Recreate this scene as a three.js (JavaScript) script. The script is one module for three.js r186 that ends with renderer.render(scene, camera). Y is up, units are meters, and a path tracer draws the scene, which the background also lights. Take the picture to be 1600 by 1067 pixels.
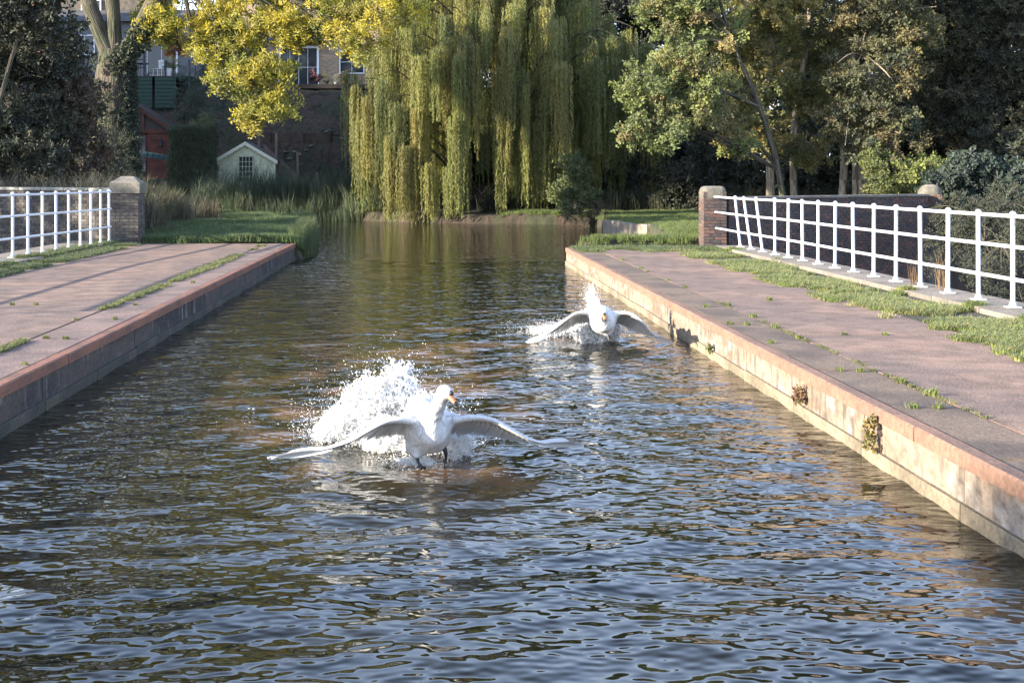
import * as THREE from 'three';
import { mergeGeometries } from 'three/addons/utils/BufferGeometryUtils.js';
import { RoundedBoxGeometry } from 'three/addons/geometries/RoundedBoxGeometry.js';

// ---------------------------------------------------------------- camera, sky, sun, exposure
const scene = new THREE.Scene();
const EYE = 1.92;                                            // eye height above the water, water level is y = 0
const camera = new THREE.PerspectiveCamera(2 * Math.atan(533.5 / 2000) * 180 / Math.PI, 1600 / 1067, 0.1, 2000);
camera.position.set(0, EYE, 0);
camera.lookAt(0, EYE, -10);
camera.setViewOffset(1600, 1067, 128, 255.5, 1600, 1067);    // lens shifted down and right, verticals stay upright

const renderer = new THREE.WebGLRenderer({ antialias: true });
renderer.toneMapping = THREE.LinearToneMapping;
renderer.toneMappingExposure = 3.85;
renderer.shadowMap.enabled = true;

const sunDir = new THREE.Vector3(-0.90, 0.275, 0.33).normalize();   // towards the sun: low, from the left
// clear autumn sky: pale near the horizon, deeper blue overhead, brighter round the sun
{
  const w = 512, h = 256, d = new Float32Array(w * h * 4), mix = (a, b, t) => a.map((x, i) => x + (b[i] - x) * t);
  for (let j = 0; j < h; j++) for (let i = 0; i < w; i++) {
    const el = ((j + 0.5) / h - 0.5) * Math.PI, az = ((i + 0.5) / w - 0.5) * 2 * Math.PI, dir = new THREE.Vector3(Math.cos(el) * Math.cos(az), Math.sin(el), Math.cos(el) * Math.sin(az));
    const e = Math.max(0, el) * 180 / Math.PI, c = e < 25 ? mix([0.72, 0.84, 1.0], [0.48, 0.67, 1.04], e / 25) : e < 50 ? mix([0.48, 0.67, 1.04], [0.11, 0.18, 0.36], (e - 25) / 25) : mix([0.11, 0.18, 0.36], [0.05, 0.09, 0.19], (e - 50) / 40);
    const g = Math.acos(Math.min(1, Math.max(-1, dir.dot(sunDir)))), glow = 0.5 * Math.exp(-g / 0.28) + 0.1 * Math.exp(-g / 0.8), o = (j * w + i) * 4;
    d[o] = 0.8 * (c[0] + glow); d[o + 1] = 0.8 * (c[1] + glow * 0.9); d[o + 2] = 0.8 * (c[2] + glow * 0.75); d[o + 3] = 1;
  }
  const t = new THREE.DataTexture(d, w, h, THREE.RGBAFormat, THREE.FloatType); t.mapping = THREE.EquirectangularReflectionMapping; t.magFilter = THREE.LinearFilter; t.needsUpdate = true;
  scene.background = t; scene.environment = t;
}

const sun = new THREE.DirectionalLight(new THREE.Color(1.0, 0.90, 0.74), 5.0);
sun.position.copy(sunDir).multiplyScalar(120).add(new THREE.Vector3(0, 0, -35));
sun.target.position.set(0, 0, -35);
sun.castShadow = true;
sun.shadow.mapSize.set(4096, 4096);
Object.assign(sun.shadow.camera, { left: -60, right: 60, top: 60, bottom: -60, near: 1, far: 300 });
scene.add(sun, sun.target);

// ---------------------------------------------------------------- helpers
let seed = 12345;
const rnd = () => { seed = (seed + 0x6d2b79f5) | 0; let t = Math.imul(seed ^ (seed >>> 15), 1 | seed); t = (t + Math.imul(t ^ (t >>> 7), 61 | t)) ^ t; return ((t ^ (t >>> 14)) >>> 0) / 4294967296; };
const rr = (a, b) => a + (b - a) * rnd();
const gauss = () => (rnd() + rnd() + rnd() - 1.5) * 0.82;
const V = (x, y, z) => new THREE.Vector3(x, y, z);
const clamp = (x, a = 0, b = 1) => Math.min(b, Math.max(a, x));
const sstep = (a, b, x) => { const t = clamp((x - a) / (b - a)); return t * t * (3 - 2 * t); };
const lerp = (a, b, t) => a + (b - a) * t;
// a point of the place read off the photograph at a known distance
const at = (px, py, Z) => V((px - 672) * Z / 2000, EYE - (py - 278) * Z / 2000, -Z);
const hash3 = (x, y, z) => { let h = Math.imul(x, 374761393) ^ Math.imul(y, 668265263) ^ Math.imul(z, 2147483647 - 61); h = Math.imul(h ^ (h >>> 13), 1274126177); return ((h ^ (h >>> 16)) >>> 0) / 4294967296; };
function noise3(x, y, z, P = 0) {                            // value noise, -1..1, period P in x and y if given
  const X = Math.floor(x), Y = Math.floor(y), Zz = Math.floor(z), f = (t) => t * t * (3 - 2 * t), w = (n) => (P ? ((n % P) + P) % P : n);
  const u = f(x - X), v = f(y - Y), s = f(z - Zz), x0 = w(X), x1 = w(X + 1), y0 = w(Y), y1 = w(Y + 1);
  const a = lerp(lerp(hash3(x0, y0, Zz), hash3(x1, y0, Zz), u), lerp(hash3(x0, y1, Zz), hash3(x1, y1, Zz), u), v);
  const b = lerp(lerp(hash3(x0, y0, Zz + 1), hash3(x1, y0, Zz + 1), u), lerp(hash3(x0, y1, Zz + 1), hash3(x1, y1, Zz + 1), u), v);
  return lerp(a, b, s) * 2 - 1;
}
const fbm = (x, y, z, o = 4, P = 0) => { let s = 0, a = 0.5; for (let i = 0; i < o; i++) { s += a * noise3(x, y, z + i * 17.3, P); x *= 2; y *= 2; z *= 2; P *= 2; a *= 0.5; } return s; };

const used = new Map();
function numbered(name) { const n = used.get(name) || 0; used.set(name, n + 1); return n ? `${name}_${String(n).padStart(3, '0')}` : name; }
function tag(o, label, category, group, kind) { if (label) o.userData.label = label; if (category) o.userData.category = category; if (group) o.userData.group = group; if (kind) o.userData.kind = kind; return o; }
function shadowed(o) { o.castShadow = true; o.receiveShadow = true; return o; }
function thing(name, label, category, pos = [0, 0, 0], group) { const g = new THREE.Group(); g.name = numbered(name); g.position.set(...pos); scene.add(g); return tag(g, label, category, group); }
function part(name, geo, mat, parent) { const m = shadowed(new THREE.Mesh(geo, mat)); m.name = name; parent.add(m); return m; }
function struct(name, geo, mat) { const m = shadowed(new THREE.Mesh(geo, mat)); m.name = numbered(name); m.userData.kind = 'structure'; scene.add(m); return m; }
function setting(name) { const g = new THREE.Group(); g.name = numbered(name); g.userData.kind = 'structure'; scene.add(g); return g; }

// geometry: triangle soup with uv in metres
class Soup {
  constructor() { this.p = []; this.t = []; }
  tri(a, b, c, ua, ub, uc) { this.p.push(...a, ...b, ...c); this.t.push(...(ua || [0, 0]), ...(ub || [0, 0]), ...(uc || [0, 0])); return this; }
  quad(a, b, c, d, ua, ub, uc, ud) { this.tri(a, b, c, ua, ub, uc); this.tri(a, c, d, ua, uc, ud); return this; }
  geo(smooth = false) { const g = new THREE.BufferGeometry(); g.setAttribute('position', new THREE.Float32BufferAttribute(this.p, 3)); g.setAttribute('uv', new THREE.Float32BufferAttribute(this.t, 2)); g.computeVertexNormals(); return g; }
}
// axis-aligned box with a chamfer, uv in metres (offset o shifts the pattern)
function box(x0, x1, y0, y1, z0, z1, ch = 0, o = [0, 0]) {
  const w = x1 - x0, h = y1 - y0, d = z1 - z0;
  const g = ch ? new RoundedBoxGeometry(w, h, d, 1, ch) : new THREE.BoxGeometry(w, h, d);
  g.translate((x0 + x1) / 2, (y0 + y1) / 2, (z0 + z1) / 2);
  return planar(g.index ? g.toNonIndexed() : g, o);
}
function planar(g, o = [0, 0]) {
  const p = g.attributes.position, n = g.attributes.normal, uv = new Float32Array(p.count * 2);
  for (let i = 0; i < p.count; i++) {
    const ax = Math.abs(n.getX(i)), ay = Math.abs(n.getY(i)), az = Math.abs(n.getZ(i)), x = p.getX(i), y = p.getY(i), z = p.getZ(i);
    uv[2 * i] = (ax >= ay && ax >= az ? z : x) + o[0];
    uv[2 * i + 1] = (ay > ax && ay > az ? z : y) + o[1];
  }
  g.setAttribute('uv', new THREE.BufferAttribute(uv, 2));
  return g;
}
// a profile in the x-y plane pulled along z
function prism(profile, z0, z1, o = [0, 0]) {
  const s = new THREE.Shape(profile.map(([x, y]) => new THREE.Vector2(x, y)));
  const g = new THREE.ExtrudeGeometry(s, { depth: z1 - z0, bevelEnabled: false });
  g.translate(0, 0, z0);
  return planar(g.index ? g.toNonIndexed() : g, o);
}
// tapered round limb through points, radii r0..r1 (or a function of t)
function limb(pts, r, seg = 10, sides = 8, knob = 0) {
  const c = new THREE.CatmullRomCurve3(pts), pos = [], uv = [], idx = [], rad = typeof r === 'function' ? r : (t) => lerp(r[0], r[1], t);
  const fr = c.computeFrenetFrames(seg, false);
  let L = 0, prev = null;
  for (let i = 0; i <= seg; i++) {
    const t = i / seg, q = c.getPoint(t); if (prev) L += q.distanceTo(prev); prev = q;
    for (let j = 0; j <= sides; j++) {
      const a = j / sides * Math.PI * 2, R = rad(t) * (1 + knob * noise3(Math.cos(a) * 1.5 + q.x, q.y * 1.3, Math.sin(a) * 1.5 + q.z));
      const v = q.clone().addScaledVector(fr.normals[i], Math.cos(a) * R).addScaledVector(fr.binormals[i], Math.sin(a) * R);
      pos.push(v.x, v.y, v.z); uv.push(j / sides * Math.PI * 2 * rad(0.3), L);
    }
  }
  for (let i = 0; i < seg; i++) for (let j = 0; j < sides; j++) { const a = i * (sides + 1) + j, b = a + sides + 1; idx.push(a, a + 1, b, a + 1, b + 1, b); }
  const cap = (i, flip) => { const o = pos.length / 3, q = c.getPoint(i / seg); pos.push(q.x, q.y, q.z); uv.push(0, 0); for (let j = 0; j < sides; j++) { const a = i * (sides + 1) + j; flip ? idx.push(o, a + 1, a) : idx.push(o, a, a + 1); } };
  cap(0, true); cap(seg, false);
  const g = new THREE.BufferGeometry();
  g.setAttribute('position', new THREE.Float32BufferAttribute(pos, 3)); g.setAttribute('uv', new THREE.Float32BufferAttribute(uv, 2)); g.setIndex(idx); g.computeVertexNormals();
  return g;
}
const bar = (a, b, r, sides = 8) => limb([a, a.clone().lerp(b, 0.5), b], [r, r], 2, sides);
const merge = (list) => mergeGeometries(list.map((g) => { const n = g.index ? g.toNonIndexed() : g; for (const k of Object.keys(n.attributes)) if (!['position', 'normal', 'uv'].includes(k)) n.deleteAttribute(k); return n; }));

// ---------------------------------------------------------------- textures (colour, grain, stains)
function colourMap(size, metres, fn) {
  const d = new Uint8Array(size * size * 4);
  for (let y = 0; y < size; y++) for (let x = 0; x < size; x++) {
    const c = fn(x / size, y / size), o = (y * size + x) * 4;
    for (let k = 0; k < 3; k++) { const v = clamp(c[k]); d[o + k] = 255 * (v <= 0.0031308 ? v * 12.92 : 1.055 * Math.pow(v, 1 / 2.4) - 0.055); }
    d[o + 3] = 255;
  }
  const t = new THREE.DataTexture(d, size, size); t.wrapS = t.wrapT = THREE.RepeatWrapping; t.magFilter = THREE.LinearFilter; t.minFilter = THREE.LinearMipmapLinearFilter; t.colorSpace = THREE.SRGBColorSpace; t.repeat.set(1 / metres[0], 1 / metres[1]); t.needsUpdate = true;
  return t;
}
function valueMap(size, metres, fn) {
  const d = new Float32Array(size * size * 4);
  for (let y = 0; y < size; y++) for (let x = 0; x < size; x++) { const v = fn(x / size, y / size), o = (y * size + x) * 4; d[o] = d[o + 1] = d[o + 2] = v; d[o + 3] = 1; }
  const t = new THREE.DataTexture(d, size, size, THREE.RGBAFormat, THREE.FloatType); t.wrapS = t.wrapT = THREE.RepeatWrapping; t.magFilter = THREE.LinearFilter; t.repeat.set(1 / metres[0], 1 / metres[1]); t.needsUpdate = true;
  return t;
}
const mixc = (a, b, t) => [lerp(a[0], b[0], t), lerp(a[1], b[1], t), lerp(a[2], b[2], t)];
const mulc = (a, s) => [a[0] * s, a[1] * s, a[2] * s];
const grain = valueMap(256, [0.5, 0.5], (u, v) => 0.5 + 0.5 * fbm(u * 32, v * 32, 3, 3, 32));
const std = (o) => new THREE.MeshStandardMaterial({ roughness: 0.9, ...o });

const tarmacMap = colourMap(1024, [4, 4], (u, v) => {
  const sp = hash3(Math.floor(u * 700), Math.floor(v * 700), 5), big = fbm(u * 4, v * 4, 1, 4, 4), mid = fbm(u * 24, v * 24, 7, 3, 24);
  let c = mulc(mixc([0.215, 0.132, 0.092], [0.15, 0.098, 0.074], clamp(0.5 + big * 1.9)), 1 + mid * 0.6);
  if (sp > 0.94) c = mixc(c, [0.40, 0.33, 0.28], 0.6); else if (sp < 0.2) c = mulc(c, 0.6);
  return c;
});
const M = {};
M.tarmac = std({ map: tarmacMap, bumpMap: grain, bumpScale: 0.005, roughness: 0.9 });
const concreteTex = (base, dark, amt, s, n = 512) => colourMap(n, [n / 256, n / 256], (u, v) => {
  const b = fbm(u * 5, v * 5, s, 4, 5), f = fbm(u * (n >> 3), v * (n >> 3), s + 4, 2, n >> 3), sp = hash3(Math.floor(u * n * 0.8), Math.floor(v * n * 0.8), 9);
  return mulc(mixc(base, dark, clamp(amt + b * 1.5)), 1 + f * 0.4 + (sp > 0.94 ? 0.4 : 0));
});
M.slab = std({ map: concreteTex([0.15, 0.103, 0.07], [0.08, 0.056, 0.04], 0.45, 2), bumpMap: grain, bumpScale: 0.006 });
M.slabLeft = std({ map: concreteTex([0.19, 0.125, 0.10], [0.115, 0.08, 0.068], 0.45, 12), bumpMap: grain, bumpScale: 0.006 });
M.kerb = std({ map: concreteTex([0.20, 0.165, 0.135], [0.11, 0.10, 0.08], 0.4, 22), bumpMap: grain, bumpScale: 0.006 });
const streak = (u, v, s, f) => fbm(u * f, v * 3, s, 4, f);
M.wallRight = std({ map: colourMap(1024, [6, 0.75], (u, v) => {
  const st = fbm(u * 70, v * 2.0, 31, 4, 70), bl = fbm(u * 14, v * 3, 8, 4, 14), fine = fbm(u * 128, v * 16, 19, 3, 128), pt = fbm(u * 30, v * 5, 44, 4, 30);
  let c = mixc([0.235, 0.18, 0.132], [0.185, 0.122, 0.084], clamp(0.4 + bl * 1.6));
  c = mixc(c, [0.072, 0.06, 0.05], clamp(st * 2.6 + bl * 1.2 - 0.12) * 0.75);
  c = mixc(c, [0.27, 0.255, 0.235], clamp(pt * 3 - 0.5) * 0.7);
  return mulc(c, 1 + fine * 0.5);
}), bumpMap: grain, bumpScale: 0.01 });
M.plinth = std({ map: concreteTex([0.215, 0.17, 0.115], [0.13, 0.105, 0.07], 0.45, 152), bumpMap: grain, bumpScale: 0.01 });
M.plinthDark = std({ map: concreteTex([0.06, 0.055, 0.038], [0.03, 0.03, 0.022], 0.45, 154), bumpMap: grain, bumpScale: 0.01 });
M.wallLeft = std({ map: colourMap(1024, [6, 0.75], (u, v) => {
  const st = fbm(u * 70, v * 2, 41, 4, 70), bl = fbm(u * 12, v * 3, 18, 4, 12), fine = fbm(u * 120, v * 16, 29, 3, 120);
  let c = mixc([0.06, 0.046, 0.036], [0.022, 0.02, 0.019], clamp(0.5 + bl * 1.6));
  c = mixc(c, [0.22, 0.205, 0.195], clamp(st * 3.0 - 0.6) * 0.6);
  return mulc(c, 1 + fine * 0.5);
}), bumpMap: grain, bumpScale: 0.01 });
M.rust = std({ map: concreteTex([0.19, 0.08, 0.045], [0.10, 0.05, 0.035], 0.35, 52), bumpMap: grain, bumpScale: 0.004, roughness: 0.8 });
M.copeRight = std({ map: concreteTex([0.20, 0.112, 0.075], [0.13, 0.078, 0.056], 0.3, 62), bumpMap: grain, bumpScale: 0.005 });
M.mortar = std({ map: concreteTex([0.16, 0.14, 0.12], [0.08, 0.07, 0.06], 0.4, 72), bumpMap: grain, bumpScale: 0.006 });
M.bricks = [[0.115, 0.065, 0.052], [0.085, 0.055, 0.05], [0.15, 0.075, 0.055], [0.06, 0.048, 0.047], [0.10, 0.07, 0.062], [0.075, 0.05, 0.042]].map((c, i) => std({ map: concreteTex(c, mulc(c, 0.6), 0.35, 80 + i, 128), bumpMap: grain, bumpScale: 0.006 }));
M.greyBricks = [[0.085, 0.074, 0.062], [0.07, 0.056, 0.048], [0.11, 0.094, 0.078], [0.055, 0.049, 0.045]].map((c, i) => std({ map: concreteTex(c, mulc(c, 0.6), 0.35, 90 + i, 128), bumpMap: grain, bumpScale: 0.006 }));
M.stone = std({ map: concreteTex([0.33, 0.30, 0.25], [0.17, 0.165, 0.13], 0.4, 102), bumpMap: grain, bumpScale: 0.008 });
M.stoneCap = std({ map: concreteTex([0.19, 0.165, 0.13], [0.09, 0.085, 0.065], 0.45, 103), bumpMap: grain, bumpScale: 0.012 });
M.stonePale = std({ map: concreteTex([0.26, 0.22, 0.17], [0.15, 0.125, 0.095], 0.4, 104), bumpMap: grain, bumpScale: 0.008 });
M.paint = std({ map: colourMap(256, [0.6, 0.6], (u, v) => mixc([0.62, 0.63, 0.64], [0.34, 0.31, 0.28], clamp(fbm(u * 10, v * 10, 3, 4, 10) * 3.2 - 1.0))), roughness: 0.5 });
M.earth = std({ map: colourMap(512, [5, 5], (u, v) => { const b = fbm(u * 6, v * 6, 3, 5, 6), f = fbm(u * 50, v * 50, 6, 3, 50); return mulc(mixc([0.05, 0.035, 0.025], [0.033, 0.035, 0.017], clamp(0.5 + b * 2)), 1 + f * 0.8); }), bumpMap: grain, bumpScale: 0.03, roughness: 1 });
M.bark = std({ map: colourMap(512, [1.2, 2.4], (u, v) => { const s = fbm(u * 24, v * 5, 3, 4, 24), g = fbm(u * 5, v * 4, 9, 3, 5); return mulc(mixc([0.095, 0.075, 0.056], [0.062, 0.062, 0.036], clamp(0.4 + g * 1.8)), 1 + s * 1.2); }), bumpMap: valueMap(256, [0.4, 1.2], (u, v) => 0.5 + fbm(u * 12, v * 4, 5, 4, 12)), bumpScale: 0.04, roughness: 1 });
M.barkPale = std({ map: colourMap(256, [0.8, 1.6], (u, v) => { const s = fbm(u * 12, v * 5, 13, 4, 12); return mulc([0.26, 0.21, 0.15], 1 + s * 1.1); }), bumpMap: grain, bumpScale: 0.02, roughness: 1 });
const leaf = (c, tr = 0.4) => new THREE.MeshPhysicalMaterial({ color: new THREE.Color().setRGB(...c), roughness: 0.95, transmission: tr, thickness: 0, side: THREE.DoubleSide });

// ---------------------------------------------------------------- ground
// shoreline of the basin beyond the aqueduct, points (x, distance)
const shore = [[-3.15, 29], [-3.05, 31.5], [-3.1, 34], [-3.6, 40], [-4.6, 47], [-6.5, 52], [-11, 54.5], [-30, 55.5], [-30, 59.5], [-10, 59.2], [-4, 58.8], [-1.5, 56.5], [0.5, 54.6], [4, 53.8], [6.6, 52.6], [6.7, 49], [6.35, 45.8], [7.15, 41.4], [6.25, 33.5], [5.2, 31.6], [3.6, 30.6], [3.0, 29]];
function toShore(x, Z) {                                     // signed distance, negative in the water
  let d = 1e9, inside = false;
  for (let i = 0, j = shore.length - 1; i < shore.length; j = i++) {
    const [ax, ay] = shore[j], [bx, by] = shore[i], t = clamp(((x - ax) * (bx - ax) + (Z - ay) * (by - ay)) / ((bx - ax) ** 2 + (by - ay) ** 2));
    d = Math.min(d, Math.hypot(x - ax - t * (bx - ax), Z - ay - t * (by - ay)));
    if ((ay > Z) !== (by > Z) && x < (bx - ax) * (Z - ay) / (by - ay) + ax) inside = !inside;
  }
  return inside ? -d : d;
}
function land(x, Z) {
  let h = 0.40 + 0.06 * noise3(x * 0.7, Z * 0.7, 2) + 0.02 * noise3(x * 2.3, Z * 2.3, 4);
  const west = sstep(3.5, -2, x);
  h += west * (0.35 * sstep(59.5, 62, Z) + 6.2 * sstep(64, 72.5, Z) + 1.2 * sstep(73, 120, Z));
  h += (1 - west) * 2.0 * sstep(58, 100, Z);
  h += sstep(-9, -22, x) * 0.8 * sstep(34, 60, Z);
  if (west > 0.2 && Z > 63.5 && Z < 74) h += 0.25 * fbm(x * 0.8, Z * 0.8, 3);
  return h;
}
// the valley that the aqueduct crosses: in front of the wing walls
function valley(x, Z) {
  const edge = x > 6.5 ? 29.9 + Math.max(0, x - 6.9) * 0.86 : x < -7.2 ? 29.9 + Math.max(0, -x - 7.4) * 0.9 : 29.6;
  return sstep(edge + 0.7, edge - 0.2, Math.min(Z, edge + 10)) * (1 - sstep(14, 26, Math.abs(x)) * sstep(24, 40, Z));
}
function groundAt(x, Z) {
  let h = land(x, Z);
  const d = toShore(x, Z);
  h = lerp(-0.9, h, sstep(-0.45, 0.14, d));
  const v = valley(x, Z);
  return lerp(h, -3.6 + 0.3 * noise3(x * 0.3, Z * 0.3, 8), v);
}
{
  const line = (cuts) => { const out = []; for (let i = 0; i < cuts.length - 1; i++) { const [a, step] = cuts[i], b = cuts[i + 1][0], n = Math.max(1, Math.round((b - a) / step)); for (let k = 0; k < n; k++) out.push(a + (b - a) * k / n); } out.push(cuts[cuts.length - 1][0]); return out; };
  const xs = line([[-400, 40], [-60, 4], [-26, 0.8], [-12, 0.22], [10, 0.5], [24, 3], [60, 40], [400, 1]]), zs = line([[-60, 8], [20, 1.5], [28, 0.22], [60, 0.4], [76, 2], [100, 15], [500, 1]]);
  const pos = [], uv = [], idx = [];
  for (const Z of zs) for (const x of xs) { pos.push(x, groundAt(x, Z), -Z); uv.push(x, Z); }
  for (let j = 0; j < zs.length - 1; j++) for (let i = 0; i < xs.length - 1; i++) { const a = j * xs.length + i, b = a + xs.length; idx.push(a, a + 1, b, a + 1, b + 1, b); }
  const g = new THREE.BufferGeometry(); g.setAttribute('position', new THREE.Float32BufferAttribute(pos, 3)); g.setAttribute('uv', new THREE.Float32BufferAttribute(uv, 2)); g.setIndex(idx); g.computeVertexNormals();
  struct('ground', g, M.earth);
}

// ---------------------------------------------------------------- aqueduct: decks, canal walls, paths
const XL = -3.2, XR = 3.02, TOP = 0.37, ZL = 30.4, ZR = 28.4;
{
  const bed = setting('canal_bed');
  part('bed', box(XL - 0.4, XR + 0.4, -1.6, -1.3, -30.6, 16), M.earth, bed);
  const deckL = struct('aqueduct_deck', box(-8.5, XL - 0.3, -4.2, TOP - 0.09, -ZL + 0.02, 16), M.mortar);
  const deckR = struct('aqueduct_deck', box(XR + 0.3, 7.1, -4.2, TOP - 0.09, -ZR + 0.02, 16), M.mortar);
}
function canalWall(side, x, zEnd, mat, cope, name, label, sLabel) {
  const t = thing(name, label, 'canal wall');
  const s = side;                                            // +1: wall on the right, its face towards -x
  const step = 1.66, off = side > 0 ? 0.24 : 0.55;
  for (let k = 0, z = 16; z > -zEnd; k++) {
    const z1 = z, z0 = Math.max(-zEnd, z - step); z = z0;
    if (z1 - z0 < 0.1) continue;
    const dx = rr(0, 0.008), a = s > 0 ? [x + dx, x + 0.3] : [x - 0.3, x - dx];
    part('wall_panel', box(a[0], a[1], -1.5, TOP - 0.088, z0 + 0.006, z1 - 0.006, 0.004, [off * k, 0.37]), mat, t);
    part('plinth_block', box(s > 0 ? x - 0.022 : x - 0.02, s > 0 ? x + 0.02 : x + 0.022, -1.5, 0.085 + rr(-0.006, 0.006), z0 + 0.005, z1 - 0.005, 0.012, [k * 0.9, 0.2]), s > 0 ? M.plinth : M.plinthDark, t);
  }
  for (let k = 0, z = 16 - 0.7; z > -zEnd; k++) {
    const z1 = z, z0 = Math.max(-zEnd, z - step * 2); z = z0;
    if (z1 - z0 < 0.1) continue;
    const o = s > 0 ? -0.012 - rr(0, 0.006) : 0.012 + rr(0, 0.006), X = x + o, dy = rr(-0.003, 0.003), yb = TOP - 0.086, yt = TOP + 0.006 + dy, w = 0.105 * s, c = 0.012 * s;
    part('coping_block', prism([[X, yb], [X + w, yb], [X + w, yt], [X + c, yt], [X, yt - 0.012]], z0 + 0.004, z1 - 0.004, [k * 0.7, 0]), cope, t);
  }
  return t;
}
canalWall(1, XR, ZR, M.wallRight, M.copeRight, 'canal_wall', 'sunlit stained concrete canal wall below the right towpath');
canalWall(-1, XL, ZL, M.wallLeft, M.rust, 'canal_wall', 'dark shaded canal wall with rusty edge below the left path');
function path(side, x0, x1, xt0, xt1, xk0, xk1, zEnd, slabMat, gapX) {
  const p = setting('towpath');
  const step = 1.66;
  for (let k = 0, z = 16 + (side > 0 ? 0.2 : 0.9); z > -zEnd; k++) {   // the slabs beside the coping
    const z1 = z, z0 = Math.max(-zEnd, z - step); z = z0;
    if (z1 - z0 < 0.1) continue;
    part('slab', box(x0, x1, TOP - 0.1, TOP + rr(-0.004, 0.004), z0 + 0.008, z1 - 0.008, 0.006, [k * 1.37, k * 0.61]), slabMat, p);
  }
  const cuts = side > 0 ? [16, 1, -5.2, -12.65, -20.4, -zEnd] : [16, -1, -8.3, -15.6, -zEnd];
  for (let k = 0; k < cuts.length - 1; k++) part('tarmac_bay', box(xt0, xt1, TOP - 0.1, TOP + rr(-0.003, 0.002), cuts[k + 1] + 0.006, cuts[k] - 0.006, 0.004, [k * 1.7, k * 2.9]), M.tarmac, p);
  for (let k = 0, z = 16; z > -zEnd; k++) {                  // kerb stones that carry the railing
    const z1 = z, z0 = Math.max(-zEnd, z - 1.4); z = z0;
    if (z1 - z0 < 0.1) continue;
    part('kerb_stone', box(xk0, xk1, TOP - 0.12, TOP + 0.055 + rr(-0.006, 0.006), z0 + 0.01, z1 - 0.01, 0.012, [k * 1.1, k * 0.43]), M.kerb, p);
  }
  part('verge_soil', box(Math.min(xt1, xk1) === xt1 ? xt1 + 0.01 : xk1 + 0.01, Math.min(xt1, xk1) === xt1 ? xk0 - 0.01 : xt0 - 0.01, TOP - 0.11, TOP - 0.008, -zEnd, 16), M.earth, p);
}
path(1, XR + 0.11, 3.58, 3.6, 5.3, 6.35, 7.1, ZR, M.slab);
path(-1, -3.83, XL - 0.11, -6.95, -3.86, -8.5, -7.35, ZL, M.slabLeft);

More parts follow.
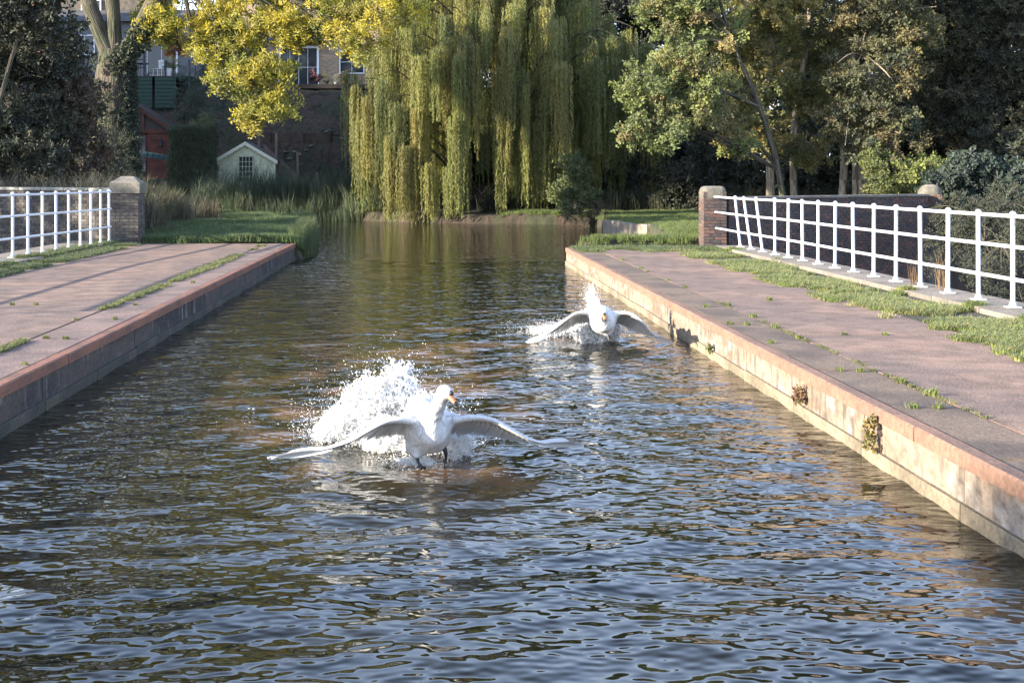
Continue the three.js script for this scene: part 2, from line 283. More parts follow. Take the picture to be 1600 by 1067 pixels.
// ---------------------------------------------------------------- water
const swans = [{ x: 0.0, Z: 8.5 }, { x: 1.97, Z: 14.6 }];
{
  const comps = [];
  for (let i = 0; i < 30; i++) { const L = 1.9 * Math.pow(0.24 / 1.9, i / 29), a = -Math.PI / 2 + gauss() * 1.25, k = 2 * Math.PI / L; comps.push([k * Math.cos(a), k * Math.sin(a), rr(0, 6.28), L, (0.0185 + 0.004 * rnd()) * (L > 0.9 ? 0.55 : 1) / k]); }
  const bumpWaves = [];
  for (let i = 0; i < 90; i++) { const n = Math.round(6 + Math.pow(rnd(), 1.7) * 70), a = -Math.PI / 2 + gauss() * 1.5; const kx = Math.round(n * Math.cos(a)), ky = Math.round(n * Math.sin(a)), k = Math.hypot(kx, ky) || 1; bumpWaves.push([kx * 6.28319, ky * 6.28319, rr(0, 6.28), 1 / k * (0.7 + 0.6 * rnd())]); }
  let rms = 0; for (const b of bumpWaves) rms += b[3] * b[3] / 2; rms = Math.sqrt(rms);
  const bumpTex = valueMap(1024, [4, 4], (u, v) => { let s = 0; for (const [a, b, p, A] of bumpWaves) s += A * Math.sin(a * u + b * v + p); return 0.5 + s / rms * 0.12; });
  const ripple = (x, Z) => { let s = 0, e = 0; for (const w of swans) { const d = Math.hypot(x - w.x, (Z - w.Z) * 0.9); const A = 0.016 * Math.exp(-d * 0.85) * (1 - Math.exp(-d * 4)); s += A * Math.sin(d * 17 + 1.3 * noise3(x * 2, Z * 2, w.Z)); } return s; };
  const height = (x, Z, dz) => {
    let h = 0;
    const calm = 0.75 + 0.5 * noise3(x * 0.35 + 3, Z * 0.22, 5);
    for (const [kx, kz, p, L, A] of comps) { const f = clamp((L - 3 * dz) / (2 * dz)); if (f > 0) h += f * A * Math.sin(kx * x + kz * Z + p + 0.7 * noise3(x * 0.8, Z * 0.8, L * 9)); }
    return h * calm + ripple(x, Z) - 0.008;
  };
  const pos = [], uv = [], col = [], idx = [];
  const rows = []; for (let Z = -14; Z < 3.5; Z += 1.2) rows.push(Z); for (let Z = 4.3; Z < 62;) { rows.push(Z); Z += 0.012 + 0.0005 * Z * Z; }
  const base = new THREE.Color().setRGB(0.014, 0.0125, 0.006), silt = new THREE.Color().setRGB(0.19, 0.11, 0.06);
  const add = (Z, x, dz) => {
    pos.push(x, height(x, Z, dz), -Z); uv.push(x, Z);
    let s = 0; for (const [cx, cz, r] of [[-0.35, 10.4, 1.4], [-0.6, 9.6, 0.9], [-0.2, 12.4, 1.8], [0.1, 9.4, 0.8], [1.5, 16.5, 1.5], [2.6, 13.2, 1.0], [0.6, 15.5, 1.6]]) s += Math.exp(-((x - cx) ** 2 + ((Z - cz) * 0.7) ** 2) / (r * r) * 1.6);
    s = clamp(s * (0.1 + 2.2 * fbm(x * 2.6, Z * 1.9, 6, 5))) * 0.7;
    const c = base.clone().lerp(silt, s); col.push(c.r, c.g, c.b);
  };
  const block = (zrows, x0, x1, n) => {
    const o = pos.length / 3;
    zrows.forEach((Z, j) => { const dz = Math.max(0.03, j ? (Z - zrows[j - 1]) : 0.03); for (let i = 0; i <= n; i++) add(Z, lerp(x0, x1, i / n), Math.max(dz, (x1 - x0) / n)); });
    for (let j = 0; j < zrows.length - 1; j++) for (let i = 0; i < n; i++) { const a = o + j * (n + 1) + i, b = a + n + 1; idx.push(a, a + 1, b, a + 1, b + 1, b); }
  };
  const near = rows.filter((Z) => Z <= 29); near.push(29);
  block(near, XL - 0.03, XR + 0.03, 190);
  const far = [29, ...rows.filter((Z) => Z > 29)];
  block(far, -14, 9, 260);
  const g = new THREE.BufferGeometry(); g.setAttribute('position', new THREE.Float32BufferAttribute(pos, 3)); g.setAttribute('uv', new THREE.Float32BufferAttribute(uv, 2)); g.setAttribute('color', new THREE.Float32BufferAttribute(col, 3)); g.setIndex(idx); g.computeVertexNormals();
  struct('water', g, new THREE.MeshPhysicalMaterial({ vertexColors: true, roughness: 0.03, ior: 1.333, bumpMap: bumpTex, bumpScale: 0.032 }));
}

// ---------------------------------------------------------------- railings
function railing(label, posts, railPts, topY, baseY, lean) {
  const t = thing('railing', label, 'railing');
  const ys = [topY, baseY + (topY - baseY) * 0.665, baseY + (topY - baseY) * 0.31];
  const prof = [[0.0001, 1.0], [0.026, 0.995], [0.036, 0.97], [0.034, 0.945], [0.027, 0.93]];
  posts.forEach(([x, z], i) => {
    const [lx, lz] = lean ? lean(i, x, z) : [0, 0], a = V(x, baseY, z), b = V(x + lx, topY + 0.005, z + lz);
    const p = part('post', merge([bar(a, b, 0.027, 10), new THREE.SphereGeometry(0.042, 10, 7).translate(b.x, b.y + 0.012, b.z)]), M.paint, t);
    part('base_plate', merge([box(x - 0.075, x + 0.075, baseY, baseY + 0.016, z - 0.075, z + 0.075, 0.004), new THREE.CylinderGeometry(0.036, 0.044, 0.05, 10).translate(x, baseY + 0.04, z)]), M.paint, p);
    for (const y of ys.slice(1)) part('rail_joint', new THREE.SphereGeometry(0.038, 8, 6).translate(lerp(a.x, b.x, (y - baseY) / (topY - baseY)), y, lerp(a.z, b.z, (y - baseY) / (topY - baseY))), M.paint, p);
  });
  for (const y of ys) part('rail', limb(railPts(y, (y - baseY) / (topY - baseY)), [0.0225, 0.0225], 30, 8), M.paint, t);
}
{
  const posts = []; for (let i = -7; i < 15; i++) posts.push([6.72, -(14.74 + 0.925 * i)]);
  const lean = (i, x, z) => (-z > 25.2 ? [-0.11 - 0.02 * ((i * 7) % 3), 0] : [0.008 * Math.sin(i * 2.3), 0.008 * Math.cos(i * 1.7)]);
  railing('white metal railing along the sunlit right towpath', posts, (y, t) => [V(6.72, y, -8), V(6.72, y, -15), V(6.72, y, -21), V(6.715, y + 0.004, -24.6), V(6.72 - 0.13 * t, y, -26.8), V(6.66 - 0.05 * t, y + 0.005, -29.7)], 1.48, TOP + 0.055, lean);
}
{
  const posts = [], xOf = (z) => -7.42 - 0.62 * sstep(-29.8, -20, z);
  for (let i = 0; i < 24; i++) { const z = -29.55 + 0.7 * i; posts.push([xOf(z), z]); }
  railing('white metal railing beside the left path', posts, (y) => [-29.75, -28, -26, -24, -22, -20, -17, -13.4].map((z) => V(xOf(z), y, z)), 1.6, TOP + 0.055);
}

// ---------------------------------------------------------------- brick walls and piers
// bricks laid along a line from a to b (x, z), courses from y0 to y1
function brickWall(t, a, b, y0, y1, thick, mats, both = true, limit = 290, core = M.mortar) {
  const L = Math.hypot(b[0] - a[0], b[1] - a[1]), ang = Math.atan2(-(b[1] - a[1]), b[0] - a[0]);
  const holder = new THREE.Matrix4().makeRotationY(ang).setPosition(a[0], 0, a[1]);
  part('core', box(0.012, L - 0.012, y0 - 1.5, y1 - 0.01, -thick / 2 + 0.012, thick / 2 - 0.012).applyMatrix4(holder), core, t);
  const bw = 0.215, bh = 0.065, j = 0.010, variants = [0, 1, 2].map((i) => box(-bw / 2, bw / 2, -bh / 2, bh / 2, -0.03, 0.03, 0.006, [i * 0.7, i * 0.3])), half = box(-bw / 4 + j / 4, bw / 4 - j / 4, -bh / 2, bh / 2, -0.03, 0.03, 0.006, [0.3, 0.9]);
  const rest = mats.map(() => []); let n = 0;
  const m = new THREE.Matrix4();
  for (let c = 0, y = y1 - bh / 2 - 0.004; y > y0; y -= bh + j, c++) for (const s of both ? [1, -1] : [1]) {
    for (let x = c % 2 ? bw / 2 + j : 0; x < L - 0.02; x += bw + j) {
      const xl = x, xr = Math.min(L, x + bw); if (xr - xl < 0.06) continue;
      const full = xr - xl > bw - 0.04, g = full ? variants[Math.floor(rnd() * 3)] : half, k = Math.floor(rnd() * mats.length);
      m.makeTranslation((xl + xr) / 2, y, s * (thick / 2 - 0.03 + 0.012 + rr(-0.004, 0.004))).premultiply(holder);
      if (s > 0 && n < limit) { const o = part('brick', g, mats[k], t); o.applyMatrix4(new THREE.Matrix4().makeRotationZ(rr(-0.008, 0.008)).premultiply(m)); n++; } else rest[k].push(g.clone().applyMatrix4(m));
    }
    if (c % 2) { const k = Math.floor(rnd() * mats.length); m.makeTranslation(bw / 4, y, s * (thick / 2 - 0.018)).premultiply(holder); rest[k].push(half.clone().applyMatrix4(m)); }
  }
  rest.forEach((l, k) => { if (l.length) part('lower_brickwork', merge(l), mats[k], t).userData.kind = 'stuff'; });
}
function pier(label, x, z, w, y0, y1, mats, capMat, capShape, turn = 0) {
  const t = thing('brick_pier', label, 'pier', [x, 0, z]); t.rotation.y = turn;
  part('core', box(-w / 2 + 0.014, w / 2 - 0.014, y0 - 2, y1, -w / 2 + 0.014, w / 2 - 0.014), M.mortar, t);
  const bh = 0.065, j = 0.01, n = Math.max(2, Math.round(w / 0.225)), bl = (w - j * (n - 1)) / n, g = [0, 1, 2].map((i) => box(-bl / 2, bl / 2, -bh / 2, bh / 2, -0.03, 0.03, 0.006, [i * 0.4, i])), gh = box(-bl / 4 + j / 4, bl / 4 - j / 4, -bh / 2, bh / 2, -0.03, 0.03, 0.006);
  for (let c = 0, y = y1 - bh / 2 - 0.003; y > y0; y -= bh + j, c++) for (let f = 0; f < 4; f++) {
    if (f === 2) continue;                                  // the face nobody can see
    const place = (geo, u) => { const o = part('brick', geo, mats[Math.floor(rnd() * mats.length)], t), a = f * Math.PI / 2, d = w / 2 - 0.03 + rr(0, 0.004); o.position.set(Math.sin(a) * d + Math.cos(a) * u, y, Math.cos(a) * d - Math.sin(a) * u); o.rotation.y = a; };
    const shift = (c + f) % 2, X0 = -w / 2;
    if (!shift) for (let k = 0; k < n; k++) place(g[k % 3], X0 + bl / 2 + k * (bl + j));
    else { place(gh, X0 + bl / 4); for (let k = 0; k < n - 1; k++) place(g[k % 3], X0 + bl / 2 + j + bl / 2 + k * (bl + j)); place(gh, -X0 - bl / 4); }
  }
  part('cap_stone', capShape, capMat, t);
  return t;
}
function roundCap(w, y, h) {                                // a block whose top is rounded over
  const pos = [], n = 8, o = w / 2 + 0.004, g = new RoundedBoxGeometry(2 * o, h + 0.25, 2 * o, 5, Math.min(o * 0.96, h * 0.9));
  return planar(g.translate(0, y + h - (h + 0.25) / 2, 0));
}
function pyramidCap(w, y, h) {
  const o = w / 2 + 0.03, s = new Soup(), e = h * 0.62, P = (x, yy, z) => [x, y + yy, z];
  const b = [P(-o, 0, -o), P(o, 0, -o), P(o, 0, o), P(-o, 0, o)], m = [P(-o, e, -o), P(o, e, -o), P(o, e, o), P(-o, e, o)], q = o * 0.42, tt = [P(-q, h, -q * 0.6), P(q, h, -q * 0.6), P(q, h, q * 0.6), P(-q, h, q * 0.6)];
  for (let i = 0; i < 4; i++) { const k = (i + 1) % 4; s.quad(b[k], b[i], m[i], m[k]); s.quad(m[k], m[i], tt[i], tt[k]); }
  s.quad(tt[0], tt[3], tt[2], tt[1]); s.quad(b[0], b[1], b[2], b[3]);
  return planar(s.geo());
}
pier('round-topped brick pier at the far end of the right railing', 6.63, -30.0, 0.54, 0.3, 1.60, M.bricks, M.stoneCap, roundCap(0.54, 1.60, 0.13));
pier('round-topped brick pier behind the right railing at the end of the dark wall', 14.0, -35.8, 0.62, 0.0, 1.46, M.bricks, M.stoneCap, roundCap(0.62, 1.46, 0.28), -0.35);
pier('brick pier with pale pointed stone cap beside the left railing', -7.15, -30.25, 0.64, 0.3, 1.56, M.greyBricks, M.stoneCap, pyramidCap(0.64, 1.56, 0.40));
{
  const w = thing('brick_wall', 'dark shaded brick wall between the two round-topped piers', 'wall');
  brickWall(w, [6.9, -30.15], [13.7, -35.55], -1.9, 1.40, 0.34, M.bricks, false);
  for (let k = 0; k < 9; k++) { const a = k / 9, b = (k + 1) / 9, ang = Math.atan2(5.4, 6.8), L = 8.68; const g = box(-L / 18 + 0.006, L / 18 - 0.006, 1.402, 1.475, -0.21, 0.21, 0.025, [k, 0]); const o = part('coping_stone', g, M.mortar, w); o.rotation.y = ang; o.position.set(lerp(6.9, 13.7, (a + b) / 2), 0, lerp(-30.15, -35.55, (a + b) / 2)); }
  const w2 = thing('brick_wall', 'weathered grey brick wall behind the left railing', 'wall');
  brickWall(w2, [-15.5, -36.5], [-7.4, -30.45], -1.9, 1.60, 0.34, M.greyBricks, false);
  for (let k = 0; k < 11; k++) { const a = (k + 0.5) / 11, ang = Math.atan2(-6.05, 8.1), L = 10.1; const o = part('coping_stone', box(-L / 22 + 0.006, L / 22 - 0.006, 1.602, 1.685, -0.21, 0.21, 0.025, [k, 3]), M.stone, w2); o.rotation.y = ang; o.position.set(lerp(-15.5, -7.4, a), 0, lerp(-36.5, -30.45, a)); }
}
{ // edges of the inlet beyond the right path
  const t = thing('stone_kerb', 'pale stone edging of the inlet on the far grass', 'kerb');
  for (let k = 0; k < 5; k++) { const a = k / 5, b = (k + 1) / 5, A = V(6.35, 0, -45.9).lerp(V(7.18, 0, -41.5), a), B = V(6.35, 0, -45.9).lerp(V(7.18, 0, -41.5), b), L = A.distanceTo(B); const o = part('edging_stone', box(-L / 2 + 0.01, L / 2 - 0.01, -0.5, 0.40 + rr(-0.03, 0.05), -0.16, 0.16, 0.025, [k, 1]), M.stonePale, t); o.rotation.y = Math.atan2(-(B.z - A.z), B.x - A.x); o.position.copy(A.lerp(B, 0.5)); }
  const u = thing('timber_edging', 'dark timber edging running back along the inlet', 'edging');
  for (let k = 0; k < 6; k++) { const A = V(7.18, 0, -41.3).lerp(V(6.25, 0, -33.4), k / 6), B = V(7.18, 0, -41.3).lerp(V(6.25, 0, -33.4), (k + 1) / 6), L = A.distanceTo(B); const o = part('plank', box(-L / 2 + 0.01, L / 2 - 0.01, -0.5, 0.44 + rr(-0.02, 0.02), -0.06, 0.06, 0.012, [k, 1]), M.bark, u); o.rotation.y = Math.atan2(-(B.z - A.z), B.x - A.x); o.position.copy(A.lerp(B, 0.5)); }
}
// ---------------------------------------------------------------- foliage
// one spray of leaves: a twig along +y with leaves to both sides; shapes share this builder
function spray({ n = 9, len = 0.32, L = 0.09, W = 0.04, droop = 0.3, spread = 1.0, s = 1 }) {
  const so = new Soup();
  for (let i = 0; i < n; i++) {
    const t = (i + 0.6) / n, y = t * len, a = i * 2.4 + rr(-0.5, 0.5), tilt = spread * rr(0.6, 1.25);
    const d = V(Math.cos(a) * Math.sin(tilt), Math.cos(tilt) - droop, Math.sin(a) * Math.sin(tilt)).normalize();
    const side = V(rr(-1, 1), rr(-0.4, 0.4), rr(-1, 1)).cross(d).normalize(), up = d.clone().cross(side), l = L * rr(0.75, 1.25) * s, w = W * rr(0.8, 1.2) * s;
    const b = V(Math.cos(a) * 0.01, y, Math.sin(a) * 0.01), m = b.clone().addScaledVector(d, l * 0.45), tip = b.clone().addScaledVector(d, l).addScaledVector(up, -l * 0.12);
    const p1 = m.clone().addScaledVector(side, w).addScaledVector(up, w * 0.3), p2 = m.clone().addScaledVector(side, -w).addScaledVector(up, w * 0.3);
    so.tri(b.toArray(), p1.toArray(), tip.toArray()); so.tri(b.toArray(), tip.toArray(), p2.toArray());
  }
  const g = so.geo(); g.deleteAttribute('uv'); return g;
}
const Q = new THREE.Quaternion(), Y = V(0, 1, 0);
function instanced(name, geo, mat, list, parent, kind) {     // list of { p, q, s, c }
  const o = shadowed(new THREE.InstancedMesh(geo, mat, list.length)), m = new THREE.Matrix4(), sc = V(1, 1, 1);
  list.forEach((e, i) => { o.setMatrixAt(i, m.compose(e.p, e.q, typeof e.s === 'number' ? sc.setScalar(e.s) : e.s)); if (e.c) o.setColorAt(i, e.c); });
  o.name = parent === scene ? numbered(name) : name; if (kind) o.userData.kind = kind; parent.add(o); return o;
}
const turnTo = (d, roll) => new THREE.Quaternion().setFromUnitVectors(Y, d).multiply(new THREE.Quaternion().setFromAxisAngle(Y, roll));
// colour from a palette of linear rgb triples
const pick = (pal, v = 0.25) => { const k = rnd() * (pal.length - 1), i = Math.floor(k), a = mixc(pal[i], pal[Math.min(i + 1, pal.length - 1)], k - i), s = 1 + rr(-v, v); return new THREE.Color().setRGB(a[0] * s, a[1] * s, a[2] * s); };
// fill blobs [centre, rx, ry, rz] with clumps of sprays
function fill(blobs, { clumps = 1, per = 22, size = 0.55, pal, droop = 0.25, scale = 1, shell = 0.5, vary = 0.25 }) {
  const out = [];
  for (const [c, rx, ry, rz] of blobs) {
    const N = Math.round(1.5 * clumps * (rx * ry + ry * rz + rx * rz) * 2.2);
    for (let k = 0; k < N; k++) {
      const d = V(gauss(), gauss(), gauss()).normalize(), r = lerp(shell, 1, Math.pow(rnd(), 0.6)) * (0.86 + 0.3 * noise3(d.x * 2 + c.x, d.y * 2 + c.y, d.z * 2 + c.z));
      const q = V(c.x + d.x * rx * r, c.y + d.y * ry * r, c.z + d.z * rz * r), cs = size * rr(0.6, 1.4), tint = pick(pal, vary);
      for (let i = 0; i < per; i++) {
        const e = V(gauss(), gauss() * 0.75, gauss()), p = q.clone().addScaledVector(e, cs), o = e.clone().add(d.clone().multiplyScalar(0.5)); o.y -= droop; o.normalize();
        const cc = tint.clone().multiplyScalar(rr(0.8, 1.2)); out.push({ p, q: turnTo(o, rnd() * 6.28), s: scale * rr(0.75, 1.25), c: cc });
      }
    }
  }
  return out;
}
const W = leaf([1, 1, 1], 0.42), WT = leaf([1, 1, 1], 0.3);
const broad = spray({ n: 12, len: 0.34, L: 0.13, W: 0.042 }), ash = spray({ n: 15, len: 0.36, L: 0.14, W: 0.03, droop: 0.55 }), small = spray({ n: 14, len: 0.26, L: 0.055, W: 0.018 }), ivyLeaf = spray({ n: 8, len: 0.14, L: 0.08, W: 0.04, spread: 1.2 });
const G = { willow: [[0.15, 0.18, 0.032], [0.22, 0.23, 0.045], [0.28, 0.25, 0.055]], yellow: [[0.15, 0.17, 0.014], [0.32, 0.29, 0.016], [0.48, 0.38, 0.018]], olive: [[0.08, 0.10, 0.024], [0.15, 0.155, 0.035], [0.20, 0.165, 0.045]], dark: [[0.016, 0.023, 0.007], [0.026, 0.034, 0.009], [0.04, 0.04, 0.011]], fresh: [[0.07, 0.10, 0.02], [0.12, 0.14, 0.03]], ever: [[0.012, 0.03, 0.014], [0.02, 0.045, 0.02]], grass: [[0.055, 0.095, 0.016], [0.09, 0.125, 0.022], [0.12, 0.14, 0.035]] };
function crownOf(t, list, geo, mat = W) { return instanced('crown', geo, mat, list, t, 'stuff'); }
function branchWork(trunkPts, r, blobs, each = 3, rb = 0.06) {
  const gs = [limb(trunkPts, r, 14, 10, 0.12)], top = trunkPts[trunkPts.length - 1];
  for (const [c, rx, ry, rz] of blobs) {
    let best = trunkPts[0], bd = 1e9; for (const p of trunkPts.slice(1)) { const d = p.distanceTo(c) + Math.max(0, p.y - c.y) * 2; if (d < bd) { bd = d; best = p; } }
    const mid = best.clone().lerp(c, 0.55).add(V(0, 0.4, 0));
    gs.push(limb([best, mid, c], [rb * 1.6, rb * 0.7], 6, 6));
    for (let i = 0; i < each; i++) { const d = V(gauss(), gauss() * 0.7, gauss()).normalize(), e = V(c.x + d.x * rx * 0.9, c.y + d.y * ry * 0.9, c.z + d.z * rz * 0.9); gs.push(limb([mid, mid.clone().lerp(e, 0.5).add(V(0, 0.15, 0)), e], [rb * 0.7, 0.012], 5, 5)); }
  }
  return merge(gs);
}
const b4 = (px, py, Z, rx, ry, rz) => [at(px, py, Z), rx, ry, rz];
function tree(name, label, { trunk, r, blobs, geo = broad, bark = M.bark, opt, group, mat = W, rb, each }) {
  const t = thing(name, label, 'tree', trunk[0].toArray(), group), o = trunk[0];
  const g = branchWork(trunk, r, blobs, each, rb); g.translate(-o.x, -o.y, -o.z);
  part('trunk', g, bark, t);
  const list = fill(blobs, opt); list.forEach((e) => e.p.sub(o));
  crownOf(t, list, geo, mat);
  return t;
}
const onGround = (x, Z, sink = 0.15) => V(x, groundAt(x, Z) - sink, -Z);

// ---- the weeping willow: cascades of hanging strands
{
  const base = onGround(3.6, 60), t = thing('willow_tree', 'large weeping willow hanging over the far bank', 'tree', base.toArray());
  const c0 = V(3.4, 0, -60.3), gs = [limb([base, V(3.5, 3, -60), V(3.2, 6, -60.2), V(3.6, 9.5, -60.3)], [0.55, 0.25], 10, 10, 0.15)];
  const strand = (() => {                                    // 0.55 m of hanging twig with narrow leaves
    const so = new Soup(), tw = 0.004;
    so.quad([-tw, 0, 0], [tw, 0, 0], [tw, -0.56, 0], [-tw, -0.56, 0]);
    for (let i = 0; i < 22; i++) {
      const y = -0.56 * i / 22, a = rnd() * 6.28, d = V(Math.cos(a) * 0.55, -0.8, Math.sin(a) * 0.55).normalize(), s = V(-Math.sin(a), rr(-0.3, 0.3), Math.cos(a)), l = rr(0.09, 0.14), w = 0.0135, b = V(0, y, 0), m = b.clone().addScaledVector(d, l * 0.5);
      so.tri(b.toArray(), m.clone().addScaledVector(s, w).toArray(), b.clone().addScaledVector(d, l).toArray()); so.tri(b.toArray(), b.clone().addScaledVector(d, l).toArray(), m.clone().addScaledVector(s, -w).toArray());
    }
    const g = so.geo(); g.deleteAttribute('uv'); return g;
  })();
  const list = [];
  const cascade = (tip, w, n, lenA, lenB, tone) => {         // an arching bough whose twigs hang in a curtain
    const inward = V(c0.x - tip.x, 0, c0.z - tip.z).normalize(), start = tip.clone().addScaledVector(inward, 2.2).add(V(0, -0.3, 0)), mid = tip.clone().addScaledVector(inward, 0.9).add(V(0, 0.35, 0));
    gs.push(limb([start.clone().addScaledVector(inward, 1.2).add(V(0, -0.8, 0)), start, mid, tip], [0.055, 0.012], 8, 5));
    n = Math.round(n * 1.35); const cols = pick(G.willow, 0.18);
    for (let i = 0; i < n; i++) {
      const u = Math.pow(rnd(), 0.7), p = mid.clone().lerp(tip, u * 1.15 - 0.1).add(V(gauss() * w, 0, gauss() * w));
      p.y -= Math.abs(gauss()) * 0.25 + 0.55 * Math.pow(clamp((p.clone().sub(tip).setY(0).length()) / (w * 2.2)), 2);
      const len = lerp(lenA * 0.45, lenB, Math.pow(rnd(), 0.8)), lx = gauss() * 0.05, lz = gauss() * 0.05, cc = cols.clone().multiplyScalar(rr(0.75, 1.25)); if (rnd() < 0.12) cc.lerp(new THREE.Color().setRGB(0.25, 0.17, 0.03), 0.5);
      for (let y = 0; y < len; y += 0.5) { const q = V(p.x + lx * y + 0.03 * Math.sin(y * 2 + i), p.y - y, p.z + lz * y); if (q.y - 0.5 < 0.03) break; const d = V(lx + gauss() * 0.06, 1, lz + gauss() * 0.06).normalize(); list.push({ p: q, q: turnTo(d, rnd() * 6.28), s: V(1, 1.05, 1).multiplyScalar(rr(0.85, 1.1)), c: cc.clone() }); }
    }
  };
  // layers of boughs round the crown: [height, radius, count, curtain width, strands, shortest, longest]
  for (const [h, R, count, w, n, a, b] of [[13.0, 1.6, 8, 0.42, 46, 1.5, 2.8], [12.1, 3.0, 15, 0.38, 46, 1.4, 3.0], [10.9, 4.2, 18, 0.34, 46, 1.4, 3.2], [9.6, 5.1, 20, 0.33, 48, 1.5, 3.4], [8.2, 5.8, 24, 0.34, 50, 1.5, 3.8], [6.7, 6.4, 26, 0.33, 50, 1.4, 4.0], [5.0, 6.3, 24, 0.33, 50, 1.4, 4.0], [3.2, 5.8, 18, 0.34, 42, 1.4, 2.8], [11, 2.4, 10, 0.5, 40, 2.5, 4], [8.6, 3.6, 14, 0.5, 40, 2.5, 4.4], [6, 4.2, 14, 0.5, 40, 2.4, 4.6]])
    for (let k = 0; k < count; k++) {
      const th = (k + rr(-0.35, 0.35)) / count * Math.PI * 2, rad = R * rr(0.78, 1.12), x = c0.x + Math.cos(th) * rad * 1.08, z = c0.z + Math.sin(th) * rad, y = h + rr(-0.6, 0.6);
      if (z < c0.z - 3.2 && rnd() < 0.6) continue;           // thinner at the back
      if (h < 4 && x > 5.5) continue;                        // the lower right is open
      cascade(V(x, y, z), w * rr(0.8, 1.25), Math.round(n * rr(0.7, 1.3)), a, Math.min(b, y - (x > 5 ? 1.0 : 0.15)), 1);
    }
  // the long skirts at the left front and the separate boughs seen against the shade
  for (const [px, py, Z, w, n, a, b] of [[566, 150, 56, 0.30, 46, 2.2, 3.6], [590, 120, 55.5, 0.34, 46, 2.4, 4.2], [604, 210, 55, 0.36, 60, 2.6, 3.9], [628, 225, 54.6, 0.34, 56, 2.4, 3.6], [668, 252, 54.4, 0.24, 50, 1.6, 2.6], [700, 258, 54.3, 0.32, 60, 1.6, 2.5], [728, 72, 54.6, 0.24, 50, 2.6, 3.8], [742, 66, 54.6, 0.2, 40, 3, 4.2], [800, 66, 54.5, 0.22, 46, 2.2, 3.8], [824, 130, 54.2, 0.24, 52, 3.4, 5.0], [792, 78, 54.3, 0.2, 40, 3.5, 5.2], [866, 92, 54.4, 0.26, 42, 1.3, 2.0], [680, 70, 54.6, 0.26, 46, 1.6, 3.0], [760, 10, 54.8, 0.3, 40, 1.4, 2.2], [932, 62, 56, 0.24, 34, 0.8, 1.3], [850, 150, 54.8, 0.24, 44, 2.6, 4.0]]) cascade(at(px, py, Z), w, n, a, b, 1);
  const g = merge(gs); g.translate(-base.x, -base.y, -base.z); part('trunk', g, M.bark, t);
  list.forEach((e) => e.p.sub(base)); const wm = leaf([1, 1, 1], 0.42); wm.clearcoat = 0.5; wm.clearcoatRoughness = 0.35; crownOf(t, list, strand, wm);
}

